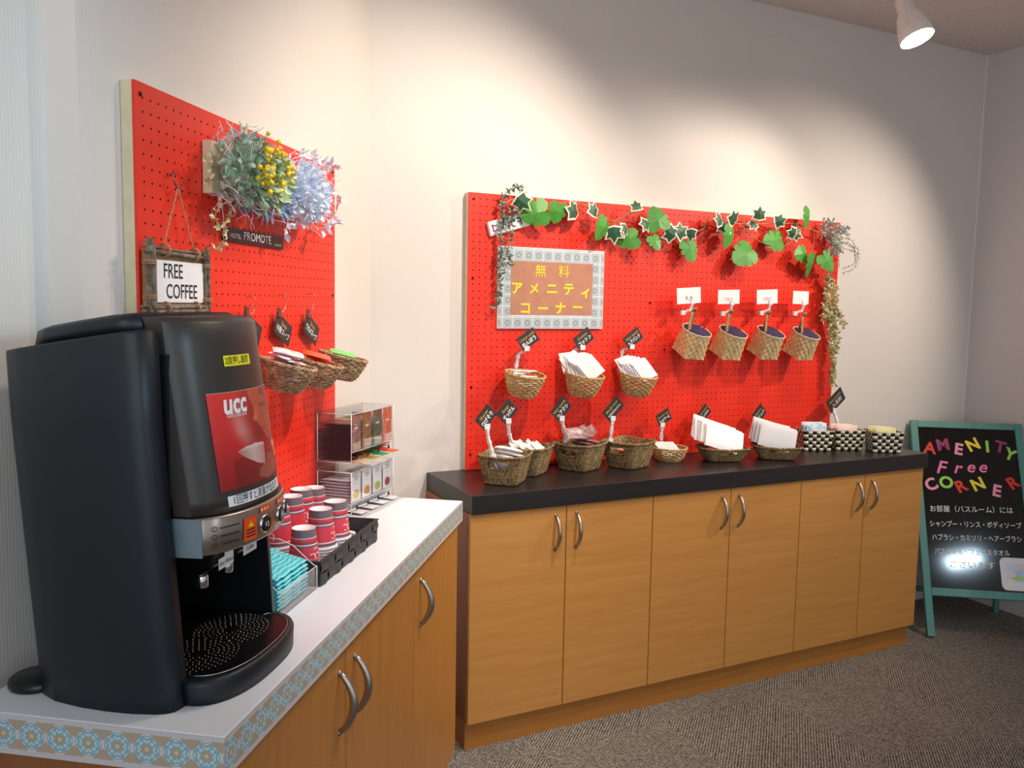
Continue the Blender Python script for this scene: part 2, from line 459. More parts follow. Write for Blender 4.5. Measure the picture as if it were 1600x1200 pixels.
XB = [0.273+0.3604*i for i in range(7)]
names = ['wooden two-door cabinet under the black top, nearest the white counter',
         'wooden two-door cabinet under the black top, middle of the three',
         'wooden two-door cabinet under the black top, beside the chalkboard sign']
for k in range(3):
    a, b, c3 = XB[2*k:2*k+3]
    cabinet(MI, a, c3, [(a, b, b-0.042, M_wood), (b, c3, b+0.040, M_wood)], names[k], k == 0, k == 2)
tag(MB().box(0.2765, 2.449, -0.414, -0.002, 0.807, 0.87).build('worktop', M_blacktop, None, None, 0.002),
    'long black wood-grain worktop carrying the amenity baskets', 'worktop')

XL = [-1.434, -0.965, -0.496, -0.030]
cabinet(ML, XL[0], XL[2], [(XL[0], XL[1], XL[1]-0.035, M_woodv), (XL[1], XL[2], XL[1]+0.047, M_woodv)],
        'wooden two-door cabinet under the white counter, below the coffee machine', zt=0.819, front=0.401, depth=0.383)
cabinet(ML, XL[2], XL[3], [(XL[2], XL[3], XL[2]+0.056, M_woodv)],
        'wooden single-door cabinet under the white counter, at the corner end', zt=0.819, front=0.401, depth=0.383)
ct = thing('worktop', 'white counter top edged with a strip of blue ornament tiles', 'worktop', ML @ T((0, 0, 0.819)))
MB().box(-1.443, 0.0, -0.408, -0.002, 0, 0.061).build('slab', M_white, ct, None, 0.0015)
eb = MB()
def band_quad(p, q, n):
    i = len(eb.f); x, y = n
    eb.add([(p[0]+x, p[1]+y, 0.0), (q[0]+x, q[1]+y, 0.0), (q[0]+x, q[1]+y, 0.060), (p[0]+x, p[1]+y, 0.060)], [(0, 1, 2, 3)])
    L = math.hypot(q[0]-p[0], q[1]-p[1])/0.0455
    eb.uv[i] = [(0.15, -0.19), (0.15+L, -0.19), (0.15+L, 1.16), (0.15, 1.16)]
band_quad((-1.443, -0.408), (0.0, -0.408), (0, -0.0012))
band_quad((-1.443, -0.002), (-1.443, -0.408), (-0.0012, 0))
eb.build('edge_strip', M_band, ct)

# ------------------------------------------------------------------ pegboards
def pegboard(label, M, x0, x1, z0, z1, face=0.030, pitch=0.0254, off=(0.0, 0.0), screws=()):
    w, h = x1-x0, z1-z0
    t = thing('pegboard', label, 'pegboard', M @ T((x0, 0, z0)))
    m = MB(); r = 0.0025; n8 = 8
    nx, nz = int((w-0.008)/pitch), int((h-0.008)/pitch)
    ax, az = (w-nx*pitch)/2, (h-nz*pitch)/2
    ring = [(-1, -1), (0, -1), (1, -1), (1, 0), (1, 1), (0, 1), (-1, 1), (-1, 0)]
    hp = pitch/2
    for i in range(nx):
        for j in range(nz):
            cx, cz = ax+(i+.5)*pitch, az+(j+.5)*pitch
            vs = [(cx+a*hp, -face, cz+b*hp) for a, b in ring]
            hc = [(cx+r*a/math.hypot(a, b), cz+r*b/math.hypot(a, b)) for a, b in ring]
            vs += [(x, -face, z) for x, z in hc] + [(x, -face+0.006, z) for x, z in hc]
            o = len(m.v); m.v += vs
            for k in range(8):
                k2 = (k+1) % 8
                m.f.append((o+k, o+k2, o+8+k2, o+8+k)); m.m.append(0)
                m.f.append((o+8+k, o+8+k2, o+16+k2, o+16+k)); m.m.append(1)
            m.f.append(tuple(o+16+k for k in range(8))); m.m.append(1)
    q = len(m.f)-len(m.s); m.s += [False]*q; m.c += [None]*q
    e = 0.0
    m.box(0, ax, -face, -face+0.0055, 0, h, 0); m.box(w-ax, w, -face, -face+0.0055, 0, h, 0)
    m.box(ax, w-ax, -face, -face+0.0055, 0, az, 0); m.box(ax, w-ax, -face, -face+0.0055, h-az, h, 0)
    m.build('board', [M_red, M_hole], t)
    bt = MB(); y0, y1 = -face+0.0061, -0.0015
    bt.box(0, 0.03, y0, y1, 0, h); bt.box(w-0.03, w, y0, y1, 0, h); bt.box(0.03, w-0.03, y0, y1, 0, 0.03); bt.box(0.03, w-0.03, y0, y1, h-0.03, h)
    bt.build('batten_frame', M_batten, t)
    for sx, sz in screws:
        MB().lathe([(0.0048, 0), (0.0042, 0.002), (0.0015, 0.0026)], 10, 0, T((sx-x0, -face, sz-z0)) @ RX(90)).build('screw', M_screw, t)
    return t
pegboard('tall red pegboard on the wall above the coffee machine', ML, -1.044, -0.083, 0.882, 1.876,
         screws=[(-1.027, 1.854), (-0.100, 1.858), (-1.03, 1.50), (-0.10, 1.50)])
pegboard('wide red pegboard with ivy garland above the black worktop', MI, 0.418, 2.261, 0.872, 1.881,
         screws=[(0.437, 1.858), (0.437, 1.575), (0.437, 1.18), (0.437, 0.93), (1.30, 1.31), (1.22, 1.50), (2.243, 1.50), (2.243, 1.20), (2.243, 1.86)])
# ------------------------------------------------------------------ coffee machine
ZC = 0.880                                      # top of the white counter
cmM = ML @ T((-1.225, 0, ZC))
cm = thing('coffee_machine', 'large black coffee dispenser with a red advert on its front, on the white counter', 'coffee machine', cmM)
side = [(-0.118, -0.058), (-0.140, -0.062), (-0.156, -0.078), (-0.168, -0.110), (-0.178, -0.160), (-0.1815, -0.205), (-0.181, -0.245), (-0.176, -0.280),
        (-0.170, -0.296), (-0.163, -0.303), (-0.150, -0.3065), (-0.136, -0.309)]
HB = 0.557
def sh(z): return 0.034*z/HB
ring = side + [(-0.136, -0.12), (0.140, -0.12), (0.140, -0.309)] + [(-x, y) for x, y in side[::-1][1:]]
rings = []
for i in range(13):
    z = HB*i/12
    top = (lambda y: (0.518 + (0.557-0.518)*min(1, max(0, (-y-0.02)/0.25)))) if i == 12 else None
    rr = []
    for x, y in ring:
        yy = y + sh(z)
        k = 1.0
        if i == 11: z_ = (0.518 + 0.039*min(1, max(0, (-yy-0.02)/0.25)))-0.004
        elif i == 12: z_ = 0.518 + 0.039*min(1, max(0, (-yy-0.02)/0.25))
        else: z_ = z*0.92
        kk = 0.985 if i == 12 else 1.0
        if x < -0.13: x -= 0.010*z/HB + (0.004 if y < -0.1 else 0)
        rr.append((x*kk, yy*kk-0.15*(1-kk), z_))
    rings.append(rr)
b = MB().loft(rings, 0, None, True)
for i in range(len(b.f)):
    vs = [b.v[k] for k in b.f[i]]
    if all(-0.137 <= v[0] <= 0.141 and v[1] > -0.33 for v in vs): b.s[i] = False; b.m[i] = 1
b.box(-0.1365, 0.1405, -0.281, -0.10, 0.255, 0.520, 1)              # core behind the front door
b.box(-0.1365, 0.1405, -0.306, -0.10, 0.222, 0.262, 1)
b.box(-0.1365, 0.1405, -0.300, -0.11, 0.001, 0.012, 1)
b.build('housing', [M_shell_bluelit, plain('recess_black', '050506', 0.5)], cm)
# dark lid of the bean and water hoppers
lid = []
for z, k in ((0.0, 1.0), (0.026, 0.97), (0.033, 0.90)):
    lid.append([(x*0.80*k, (y+0.16)*0.86*k-0.135, 0.523+z*0.8+(0.030*min(1, max(0, (-y-0.03)/0.24)))) for x, y in
                [(-0.10, -0.045), (-0.14, -0.06), (-0.17, -0.10), (-0.185, -0.17), (-0.19, -0.24), (-0.185, -0.285), (0.185, -0.285), (0.19, -0.24), (0.185, -0.17), (0.17, -0.10), (0.14, -0.06), (0.10, -0.045)]])
MB().loft(lid, 0, None, True).build('hopper_lid', M_shell_bluelit, cm)
# front door
def PF(x, z, off=0.0):
    """point on the bulging front door"""
    t = min(1.0, abs(x)/0.130)
    y = -0.322 - 0.040*(1-t**2.3) + 0.150*(z-0.285) + 0.010*max(0, (t-0.88)/0.12)
    return (x, y-off, z)
def PN(x, z, off):
    p = Vector(PF(x, z)); a = Vector(PF(x+0.002, z)); c = Vector(PF(x-0.002, z))
    d = a-c; nrm = Vector((d.y, -d.x, 0)); nrm.normalize()
    return tuple(p + nrm*off)
xs = [-0.130+0.260*i/26 for i in range(27)]
rings = []
for i in range(15):
    z = 0.281 + (0.574-0.281)*i/14
    fr = [PF(x, z) for x in xs]
    if i == 14: fr = [(x*0.975, y+0.006, z_) for x, y, z_ in fr]
    if i == 13: fr = [(x, y, z_+0.012) for x, y, z_ in fr]
    yb = -0.285+0.150*(z-0.285)
    rings.append([(-0.132, yb, fr[0][2])] + fr + [(0.132, yb, fr[0][2])])
fp = MB().loft(rings, 0, None, True)
for i, f in enumerate(fp.f):
    if sum(1 for k in f if abs(abs(fp.v[k][0])-0.132) < 1e-6) >= 1: fp.s[i] = False
fp.build('front_door', M_brown, cm)
# champagne control strip
rings = []
for z in (0.222, 0.225, 0.276, 0.279):
    o = 0.003 if z in (0.222, 0.279) else 0.006
    fr = []
    for x in xs:
        p = PF(x, 0.285, o+0.002); fr.append((p[0]*1.02, p[1], z))
    rings.append([(-0.136, -0.285, z)] + fr + [(0.136, -0.285, z)])
cs = MB().loft(rings, 0, None, True)
cs.build('control_strip', M_strip, cm)
def ST(x, z, off=0.0):
    p = PN(x, 0.285, 0.0085+off); return (p[0]*1.02, p[1], z)
MB().add([(-0.137, -0.287, 0.2215), (-0.1335, -0.331, 0.2215), (-0.1345, -0.331, 0.2795), (-0.138, -0.287, 0.2795)], [(0, 1, 2, 3)]).build('strip_end_cap', M_strip2, cm, None, 0, 2, 0.002)
# writing and stickers that follow the curved front
def patch(x0, x1, z0, z1, off, fn=PN, nu=10, nv=2, mi=0, mb=None, colf=None):
    return (mb or MB()).grid(lambda u, v: fn(x0+(x1-x0)*u, z0+(z1-z0)*v, off), nu, nv, mi, None, True, colf)
yl = patch(-0.052, 0.022, 0.4985, 0.515, 0.0008)
yl.text('2度押し厳禁', 0.0135, None, 1, 'CENTER', 0.012, lambda x, y: PN(-0.017+x, 0.5065+y, 0.0014), 0.88)
yl.build('yellow_tape_label', [M_yellow, M_ink], cm)['label'] = 'yellow tape label with black writing'
wl = patch(-0.084, 0.078, 0.2875, 0.3035, 0.0008, nu=20)
wl.text('1回押すと適量が出ます', 0.0155, None, 1, 'CENTER', 0.014, lambda x, y: PN(-0.008+x, 0.2952+y, 0.0014), 0.84)
wl.build('white_tape_label', [M_wlabel, M_ink], cm)['label'] = 'white tape label with black writing'

def inside(p, poly):
    x, y = p; r = False; k = len(poly)
    for i in range(k):
        x1, y1 = poly[i]; x2, y2 = poly[(i+1) % k]
        if (y1 > y) != (y2 > y) and x < (x2-x1)*(y-y1)/(y2-y1)+x1: r = not r
    return r
FACE = [(0.60, 1.0), (0.62, 0.90), (0.66, 0.80), (0.655, 0.72), (0.63, 0.665), (0.655, 0.645), (0.69, 0.635), (0.70, 0.60), (0.735, 0.575), (0.73, 0.55), (0.77, 0.50), (0.80, 0.43), (0.87, 0.415), (0.95, 0.47), (1.0, 0.50), (1.0, 1.0)]
HAIR = [(0.80, 1.0), (0.78, 0.93), (0.86, 0.88), (0.84, 0.80), (0.90, 0.70), (0.95, 0.62), (1.0, 0.60), (1.0, 1.0)]
CUP = [(0.37, 0.375), (0.48, 0.405), (0.62, 0.415), (0.735, 0.40), (0.73, 0.26), (0.715, 0.165), (0.62, 0.20), (0.50, 0.27), (0.42, 0.325)]
HAND = [(0.60, 0.06), (0.64, 0.14), (0.74, 0.18), (0.76, 0.27), (0.86, 0.25), (0.90, 0.16), (0.89, 0.04), (0.74, 0.0)]
def mixc(a, b, t): t = max(0, min(1, t)); return tuple(x+(y-x)*t for x, y in zip(a, b))
def advert(u, v):
    c = mixc((0.50, 0.012, 0.012), (0.78, 0.04, 0.03), v)
    c = mixc(c, (0.16, 0.004, 0.012), max(0, 0.55-v)*1.1)
    st = math.exp(-((u-0.55-0.10*math.sin(v*5+1))/0.09)**2)*max(0, min(1, (v-0.38)*5))*max(0, min(1, (0.95-v)*2))
    c = mixc(c, (0.75, 0.48, 0.44), 0.72*st)
    if inside((u, v), FACE):
        c = mixc((0.55, 0.11, 0.05), (0.30, 0.03, 0.015), (u-0.62)*2.2)
        c = mixc(c, (0.14, 0.02, 0.012), math.exp(-(((u-0.80)/0.05)**2+((v-0.80)/0.02)**2)))
        c = mixc(c, (0.22, 0.02, 0.012), math.exp(-(((u-0.76)/0.05)**2+((v-0.545)/0.010)**2)))
        c = mixc(c, (0.62, 0.20, 0.10), 0.7*math.exp(-(((u-0.68)/0.03)**2+((v-0.70)/0.05)**2)))
    if inside((u, v), HAIR): c = mixc((0.10, 0.012, 0.01), (0.22, 0.03, 0.02), v)
    if not inside((u, v), FACE): c = mixc(c, (0.17, 0.008, 0.012), 0.75*max(0, min(1, (u-0.42)*4))*max(0, min(1, (v-0.30)*6)))
    if v < 0.30 and 0.30 < u < 0.95: c = mixc(c, (0.10, 0.015, 0.012), 0.5)
    if inside((u, v), CUP): c = mixc(mixc((0.62, 0.45, 0.43), (0.42, 0.10, 0.09), abs(u-0.58)*4.2), (0.75, 0.68, 0.66), max(0, (v-0.36)*16))
    if inside((u, v), HAND): c = (0.33, 0.09, 0.06)
    if 0.90 < u < 0.985 and 0.30 < v < 0.37: c = (0.6, 0.55, 0.5)
    if 0.93 < u < 0.99 and 0.17 < v < 0.29: c = (0.75, 0.45, 0.22)
    if u < 0.012 or u > 0.99 or v > 0.993: c = (0.45, 0.3, 0.28)
    return c
ax0, ax1, az0, az1 = -0.094, 0.100, 0.312, 0.460
ad = patch(ax0, ax1, az0, az1, 0.0012, PN, 120, 120, 0, None, lambda u, v: advert(u**0.65, v))
ad.text('ucc', 0.044, None, 1, 'LEFT', 0.03, lambda x, y: PN(ax0+0.026+x*0.92+y*0.12, 0.4405+y, 0.002))
ad.text('Good Coffee Smile', 0.0085, None, 1, 'LEFT', 0.0, lambda x, y: PN(ax0+0.030+x*0.72, 0.4235+y, 0.002))
ad.build('advert_poster', [M_print, M_paper], cm)['label'] = 'glossy red advert with a white logo, steaming cup and face in profile'
stk = patch(-0.064, -0.036, 0.230, 0.2665, 0.0006, ST, 4, 2)
tri = [(-0.0555, 0.2515), (-0.0445, 0.2515), (-0.05, 0.2615)]
stk.add([ST(x, z, 0.0012) for x, z in tri], [(0, 1, 2)], 1)
stk.add([ST(x, z, 0.0016) for x, z in [(-0.0506, 0.2555), (-0.0494, 0.2555), (-0.0494, 0.2592), (-0.0506, 0.2592)]], [(0, 1, 2, 3)], 2)
for k in range(3): stk.add([ST(x, z, 0.0012) for x, z in [(-0.060, 0.2355+k*0.005), (-0.040, 0.2355+k*0.005), (-0.040, 0.2377+k*0.005), (-0.060, 0.2377+k*0.005)]], [(0, 1, 2, 3)], 2)
stk.build('warning_sticker', [M_orange, M_yellow, M_ink], cm)['label'] = 'orange sticker with a yellow warning triangle'
for bx in (-0.012, 0.046, 0.094):
    c0 = Vector(ST(bx, 0.246)); d = Vector(ST(bx+0.002, 0.246))-Vector(ST(bx-0.002, 0.246)); ang = math.atan2(d.y, d.x)
    bt = MB().lathe([(0.0148, -0.002, 1), (0.0148, 0.0012, 1), (0.0132, 0.0016, 0), (0.0122, 0.004, 0), (0.009, 0.0036, 0), (0.0001, 0.0032, 0)], 22, 0, T(c0) @ Matrix.Rotation(ang, 4, 'Z') @ RX(90), True, False)
    bt.tube([(-0.004, 0.003, 0.0042), (-0.004, -0.003, 0.0042), (0.004, -0.004, 0.0042), (0.004, 0.0, 0.0042), (0.001, 0.004, 0.0042)], 0.0007, 4, 2, T(c0) @ Matrix.Rotation(ang, 4, 'Z') @ RX(90))
    bt.build('push_button', [M_black, M_chrome, M_wlabel], cm)
    lb = patch(bx-0.016, bx+0.014, 0.2655, 0.2755, 0.0006, ST, 4, 1)
    for k, dx in enumerate((-0.011, -0.002, 0.007)):
        lb.add([ST(bx+dx+q, z, 0.0012) for q, z in [(-0.0022, 0.2685), (0.0022, 0.2685), (0.0022, 0.2730), (-0.0022, 0.2730)]], [(0, 1, 2, 3)], 1 if k < 2 else 2)
    lb.build('button_label', [M_orange, M_wlabel, M_yel2], cm)
pr = MB()
for k in range(3):
    z = 0.2615-0.0125*k
    c0 = Vector(ST(-0.110, z, 0.0006)); pr.tube([ST(-0.110+0.0035*math.cos(a*PI/4), z+0.0035*math.sin(a*PI/4), 0.0006) for a in range(8)], 0.0005, 4, 0, None, True)
    for j in range(9):
        x = -0.102+0.0034*j
        pr.add([ST(x, z-0.0011, 0.0008), ST(x+0.0024, z-0.0011, 0.0008), ST(x+0.0024, z+0.0011, 0.0008), ST(x, z+0.0011, 0.0008)], [(0, 1, 2, 3)])
pr.build('printed_instructions', M_ink, cm)
# nozzle housings, labels, spouts
for nx, ny in ((-0.060, -0.290), (0.018, -0.290)):
    nz = MB().loft([[(nx-w, ny-0.035*k, z), (nx+w, ny-0.035*k, z), (nx+w, ny+0.05, z), (nx-w, ny+0.05, z)] for w, k, z in ((0.016, 0.0, 0.172), (0.028, 0.9, 0.192), (0.032, 1.0, 0.224))], 0, None, False)
    nzo = nz.build('nozzle_housing', M_black, cm, None, 0.003)
    MB().lathe([(0.0095, 0.150), (0.0105, 0.153), (0.0105, 0.166), (0.009, 0.173)], 16, 0, T((nx, ny+0.004, 0))).build('spout', M_chrome, nzo)
    lm = MB().add([(nx-0.020, ny-0.0366, 0.186), (nx+0.026, ny-0.0366, 0.186), (nx+0.026, ny-0.0366, 0.2035), (nx-0.020, ny-0.0366, 0.2035),
                   (nx-0.002, ny-0.0368, 0.2035), (nx+0.026, ny-0.0368, 0.2035), (nx+0.026, ny-0.0368, 0.222), (nx-0.002, ny-0.0368, 0.222)], [(0, 1, 2, 3), (4, 5, 6, 7)])
    lm.text('熱湯' if nx < 0 else '珈琲', 0.011, T((nx+0.012, ny-0.0376, 0.2125)) @ FRONT, 1, 'CENTER', 0.02)
    lm.text('Hot Water' if nx < 0 else 'Coffee', 0.0095, T((nx+0.003, ny-0.0374, 0.1945)) @ FRONT, 1)
    lm.build('nozzle_label', [M_wlabel, M_ink], nzo)
# drip tray
def tray(k, y0=-0.300):
    pts = [(0.137*k, y0)]
    for i in range(25):
        a = PI*i/24
        pts.append((0.150*k*math.copysign(abs(math.cos(a))**0.80, math.cos(a))-0.002, y0-0.004-0.076*k*math.sin(a)**0.80))
    return pts + [(-0.137*k, y0)]
o1, o2 = tray(1.0), tray(0.93)
dt = MB().loft([[(x*0.97, y*0.99-0.004, 0.0005) for x, y in o1], [(x*0.985, y, 0.014) for x, y in o1], [(x, y, 0.031) for x, y in o1], [(x*0.985, y+0.002, 0.037) for x, y in o1], [(x, y+0.001, 0.038) for x, y in o2]], 0, None, True)
dt.build('drip_tray', M_shell_bluelit, cm)
dg = MB().prism([(x*0.99, y+0.002) for x, y in tray(0.90)] + [(-0.128, -0.13), (0.132, -0.13)], 0.036, 0.0405, 0)
dg.tube([(x*0.97, y+0.0, 0.0405) for x, y in tray(0.90)], 0.0011, 5, 1)
for gx in (-0.058, 0.046):
    for rr in range(2, 9):
        kk = int(rr*5.2)
        for j in range(kk):
            a = 2*PI*(j+0.5*(rr % 2))/kk; px, py = gx+0.0086*rr*math.cos(a), -0.278+0.0072*rr*math.sin(a)
            if (gx < 0) != (px < -0.002): continue
            if abs(px) > 0.125 or ((px/0.124)**2+((py+0.30)/0.062)**2 > 1 and py < -0.30): continue
            dg.lathe([(0.0012, 0.0405), (0.0009, 0.0411), (0.0001, 0.0413)], 5, 1, T((px, py, 0)), True, False)  # tiny nickel domes set in as glints on the dotted grate
dg.build('drip_grate', [M_black, M_nickel], cm)
ft = MB().lathe([(0.040, 0.0005), (0.042, 0.004), (0.041, 0.012), (0.037, 0.0145), (0.0001, 0.015)], 28, 0, T((-0.125, -0.045, 0)), True, False)
ft.build('levelling_foot', M_black, cm)
# ------------------------------------------------------------------ baskets
random.seed(7)
def wicker(rt, rb, h, rows=11, stakes=26, wr=0.0026, ov=1.0):
    m = MB(); n = stakes*3
    for i in range(rows):
        t = i/(rows-1); r = rb+(rt-rb)*t**0.6; z = 0.004+(h-0.010)*t
        pts = [((r+0.0023*math.cos(stakes/2*a+PI*i))*math.cos(a)*ov, (r+0.0023*math.cos(stakes/2*a+PI*i))*math.sin(a), z+0.0008*math.sin(5*a+i)) for a in (2*PI*j/n for j in range(n))]
        m.tube(pts, wr*(0.92+0.16*random.random()), 5, 0, None, True)
    for j in range(stakes):
        a = 2*PI*j/stakes
        m.tube([((rb+(rt-rb)*t**0.6)*math.cos(a)*ov, (rb+(rt-rb)*t**0.6)*math.sin(a), 0.003+(h-0.006)*t) for t in (0, .2, .45, .7, 1)], wr*0.75, 5, 0)
    m.lathe([(0.0001, 0.0), (rb*1.0, 0.0), (rb*1.0, 0.004), (0.0001, 0.004)], 28, 0, Matrix.Diagonal((ov, 1, 1, 1)), False, False)
    return m
def wick_rim(rt, h, wr=0.0026, ov=1.0):
    m = MB(); n = 84
    for ph in (0, PI):
        pts = []
        for j in range(n):
            a = 2*PI*j/n
            pts.append(((rt+0.0028*math.cos(17*a+ph))*math.cos(a)*ov, (rt+0.0028*math.cos(17*a+ph))*math.sin(a), h-0.003+0.0028*math.sin(17*a+ph)))
        m.tube(pts, wr*1.05, 5, 0, None, True)
    return m
def hook(m, x, z, dy=-0.03, ln=0.02):
    """little wire peg standing out of the board and bent up"""
    m.tube([(x, dy, z), (x, dy-ln, z), (x, dy-ln-0.004, z+0.004), (x, dy-ln-0.005, z+0.016)], 0.0012, 5)
def hung_basket(M, rt, rb, h, label, mat, group, seed=1, ov=1.0):
    random.seed(seed)
    t = thing('wicker_basket', label, 'basket', M, group)
    wicker(rt, rb, h, ov=ov).build('woven_body', mat, t); wick_rim(rt, h, ov=ov).build('rim', mat, t)
    m = MB()
    return t

def seagrass_basket(M, wt, dt, wb, db, h, label, group, slot_on_long=False, seed=3):
    """tapered rectangular seagrass basket with hand slots; long sides along x"""
    random.seed(seed)
    t = thing('seagrass_basket', label, 'basket', M, group)
    N, R = 62, 9
    per = []
    for j in range(N*5):
        u = j/(N*5)*4; k = int(u); f = u-k
        c = [(-1, -1), (1, -1), (1, 1), (-1, 1)]; a, b = c[k], c[(k+1) % 4]
        x, y = a[0]+(b[0]-a[0])*f, a[1]+(b[1]-a[1])*f
        q = max(1.0, (abs(x)**7+abs(y)**7)**(1/7)); per.append((x/q, y/q))
    def P(u, v, off=0.0):
        j = int(round(u*N*5)) % (N*5); px, py = per[j]
        tt = v**0.85; w = (wb+(wt-wb)*tt)/2; d = (db+(dt-db)*tt)/2
        row = int(v*R*0.999); sway = 0.5*(row % 2)
        dis = 0.0030*abs(math.sin(PI*(u*N+sway)))*(0.6+0.4*abs(math.sin(PI*v*R)))+off
        z = 0.002+(h-0.004)*v - 0.010*math.sin(PI*v)*0.0
        lift = 0.006*v*(abs(px*py))
        return (px*(w+dis), py*(d+dis), z+lift)
    def in_slot(u, v):
        if not 0.58 < v < 0.86: return False
        f = u*4; k = int(f) % 4; g = f-int(f)
        if (k in (0, 2)) != slot_on_long: return False
        return 0.27 < g < 0.73
    b = MB().grid(lambda u, v: P(u, v), N*5, R*4, 0, None, True, None, in_slot, True)
    b.grid(lambda u, v: P(u, v, -0.0055), N*5, 12, 0, None, True, None, in_slot, True)
    b.add([P(j/40, 0.02) for j in range(40)], [tuple(range(40))])
    b.build('woven_body', M_sea, t)
    r = MB()
    for ph in (0, PI):
        r.tube([(lambda p, q=2*PI*j/124*30+ph: (p[0]*(1+0.02*math.cos(q)), p[1]*(1+0.02*math.cos(q)), p[2]+0.0024*math.sin(q)))(P(j/124, 1.0)) for j in range(124)], 0.0034, 5, 0, None, True)
    for k in ((0, 2) if slot_on_long else (1, 3)):
        lo = [P((k+0.27+0.46*i/14)/4, 0.58) for i in range(15)]; hi = [P((k+0.73-0.46*i/14)/4, 0.86) for i in range(15)]
        r.tube(lo+hi, 0.0026, 5, 0, None, True)
    r.build('braided_rim', M_sea, t)
    return t

def check_basket(M, w, d, h, label, group):
    t = thing('checkered_basket', label, 'basket', M, group)
    m = MB()
    def wall(n, rows, p0, p1, q0, q1, nrm):
        for i in range(n):
            for j in range(rows):
                def pt(u, v):
                    a = Vector(p0).lerp(Vector(p1), u); b = Vector(q0).lerp(Vector(q1), u); return a.lerp(b, v)
                u0, u1, v0, v1 = i/n, (i+1)/n, j/rows, (j+1)/rows
                blk = (i+j) % 2
                c = (pt(u0, v0)+pt(u1, v1))/2 + Vector(nrm)*0.0016
                e = [pt(u0, v0), pt((u0+u1)/2, v0), pt(u1, v0), pt(u1, (v0+v1)/2), pt(u1, v1), pt((u0+u1)/2, v1), pt(u0, v1), pt(u0, (v0+v1)/2)]
                for k in ((1, 5) if blk else (3, 7)): e[k] = e[k]+Vector(nrm)*0.0014
                m.add(e+[c], [(k, (k+1) % 8, 8) for k in range(8)], blk, True)
    a, b = w/2, d/2; k = 0.86
    B = [(-a*k, -b*k, 0.001), (a*k, -b*k, 0.001), (a*k, b*k, 0.001), (-a*k, b*k, 0.001)]; U = [(-a, -b, h), (a, -b, h), (a, b, h), (-a, b, h)]
    for i, nr in enumerate(((0, -1, 0), (1, 0, 0), (0, 1, 0), (-1, 0, 0))):
        j = (i+1) % 4; n = 7 if i % 2 == 0 else 7
        wall(n, 6, B[i], B[j], U[i], U[j], nr)
    m.add(B, [(3, 2, 1, 0)], 1)
    o = m.build('woven_body', [M_cream, M_check], t); q = o.modifiers.new('thickness', 'SOLIDIFY'); q.thickness = 0.0016; q.offset = -1
    rm = MB(); rm.tube([(-a, -b, h), (a, -b, h), (a, b, h), (-a, b, h)], 0.002, 5, 0, None, True); rm.build('rim', M_cream, t)
    return t

# ------------------------------------------------------------------ packets
def sachet(w, h, t, nu=8, nv=8, wob=0.15, seed=0, seal=0.08, wave=0.0):
    """soft sealed packet lying flat: swollen in the middle, flat crimped ends"""
    rnd = random.Random(seed); ph = [rnd.uniform(0, 6) for _ in range(4)]
    def prof(u, v):
        a = min(1, min(v, 1-v)/seal/1.6) if seal else 1
        e = (max(0, 1-(2*u-1)**4)*max(0, 1-(2*v-1)**6))**0.5
        return t*0.5*e*a + 0.0003
    def bend(u, v): return wob*t*(math.sin(5*u+ph[0])+math.sin(4*v+ph[1])) + wave*math.sin(u*2*PI*3)
    m = MB()
    m.grid(lambda u, v: ((u-.5)*w, (v-.5)*h, bend(u, v)+prof(u, v)), nu, nv)
    o = len(m.v)
    m.grid(lambda u, v: ((.5-u)*w, (v-.5)*h, bend(1-u, v)-prof(1-u, v)), nu, nv)
    return m
def one(name, mb, mats, M, label, cat, group=None):
    return tag(mb.build(name, mats, None, M), label, cat, group)
def many(proto, Ms):
    """the same packet again at other places, every one its own object"""
    out = []
    for M in Ms:
        o = proto.copy(); COL.objects.link(o); o.matrix_basis = M; out.append(o)
    return out
def jit(rnd, a): return RZ(rnd.uniform(-a, a)) @ RX(rnd.uniform(-a, a)*0.5) @ RY(rnd.uniform(-a, a)*0.5)

M_pack_w = shaded_noise('packet_white', [(0.3, 'ebe8e9'), (0.7, 'f6f4f4')], 28, 0.35, (1, 1, 1), 0.45, 0.005)
M_pack_p = clear('packet_pale_pink', (1.0, 0.93, 0.94, 1), 0.22, 0.2)
M_pack_c = clear('packet_clear', (1.0, 0.97, 0.98, 1), 0.35, 0.15)
M_pack_l = clear('packet_lilac', (0.86, 0.80, 0.95, 1), 0.30, 0.15)
M_pack_b = shaded_noise('packet_brown', [(0.3, '6d4a4a'), (0.6, 'a98a8c'), (0.8, 'e2d2d2')], 45, 0.3)
M_pack_k = plain('packet_coral', 'e89a94', 0.4)
M_pack_g = plain('packet_green', '74d06a', 0.4)
M_pack_o = plain('packet_orange', 'f0562e', 0.35)
M_pack_u = shaded_noise('packet_blue_print', [(0.42, 'f2f5f8'), (0.55, 'bcd9ee'), (0.68, '7fb3d8')], 30, 0.4)
M_pack_n = plain('packet_shell_pink', 'f6d9cf', 0.45)
M_pack_y = plain('packet_straw', 'efe6ae', 0.45)
M_spot = shaded_noise('packet_rose_print', [(0.45, 'f4eeee'), (0.62, 'f0c9cb'), (0.75, 'dd8f97')], 38, 0.4)

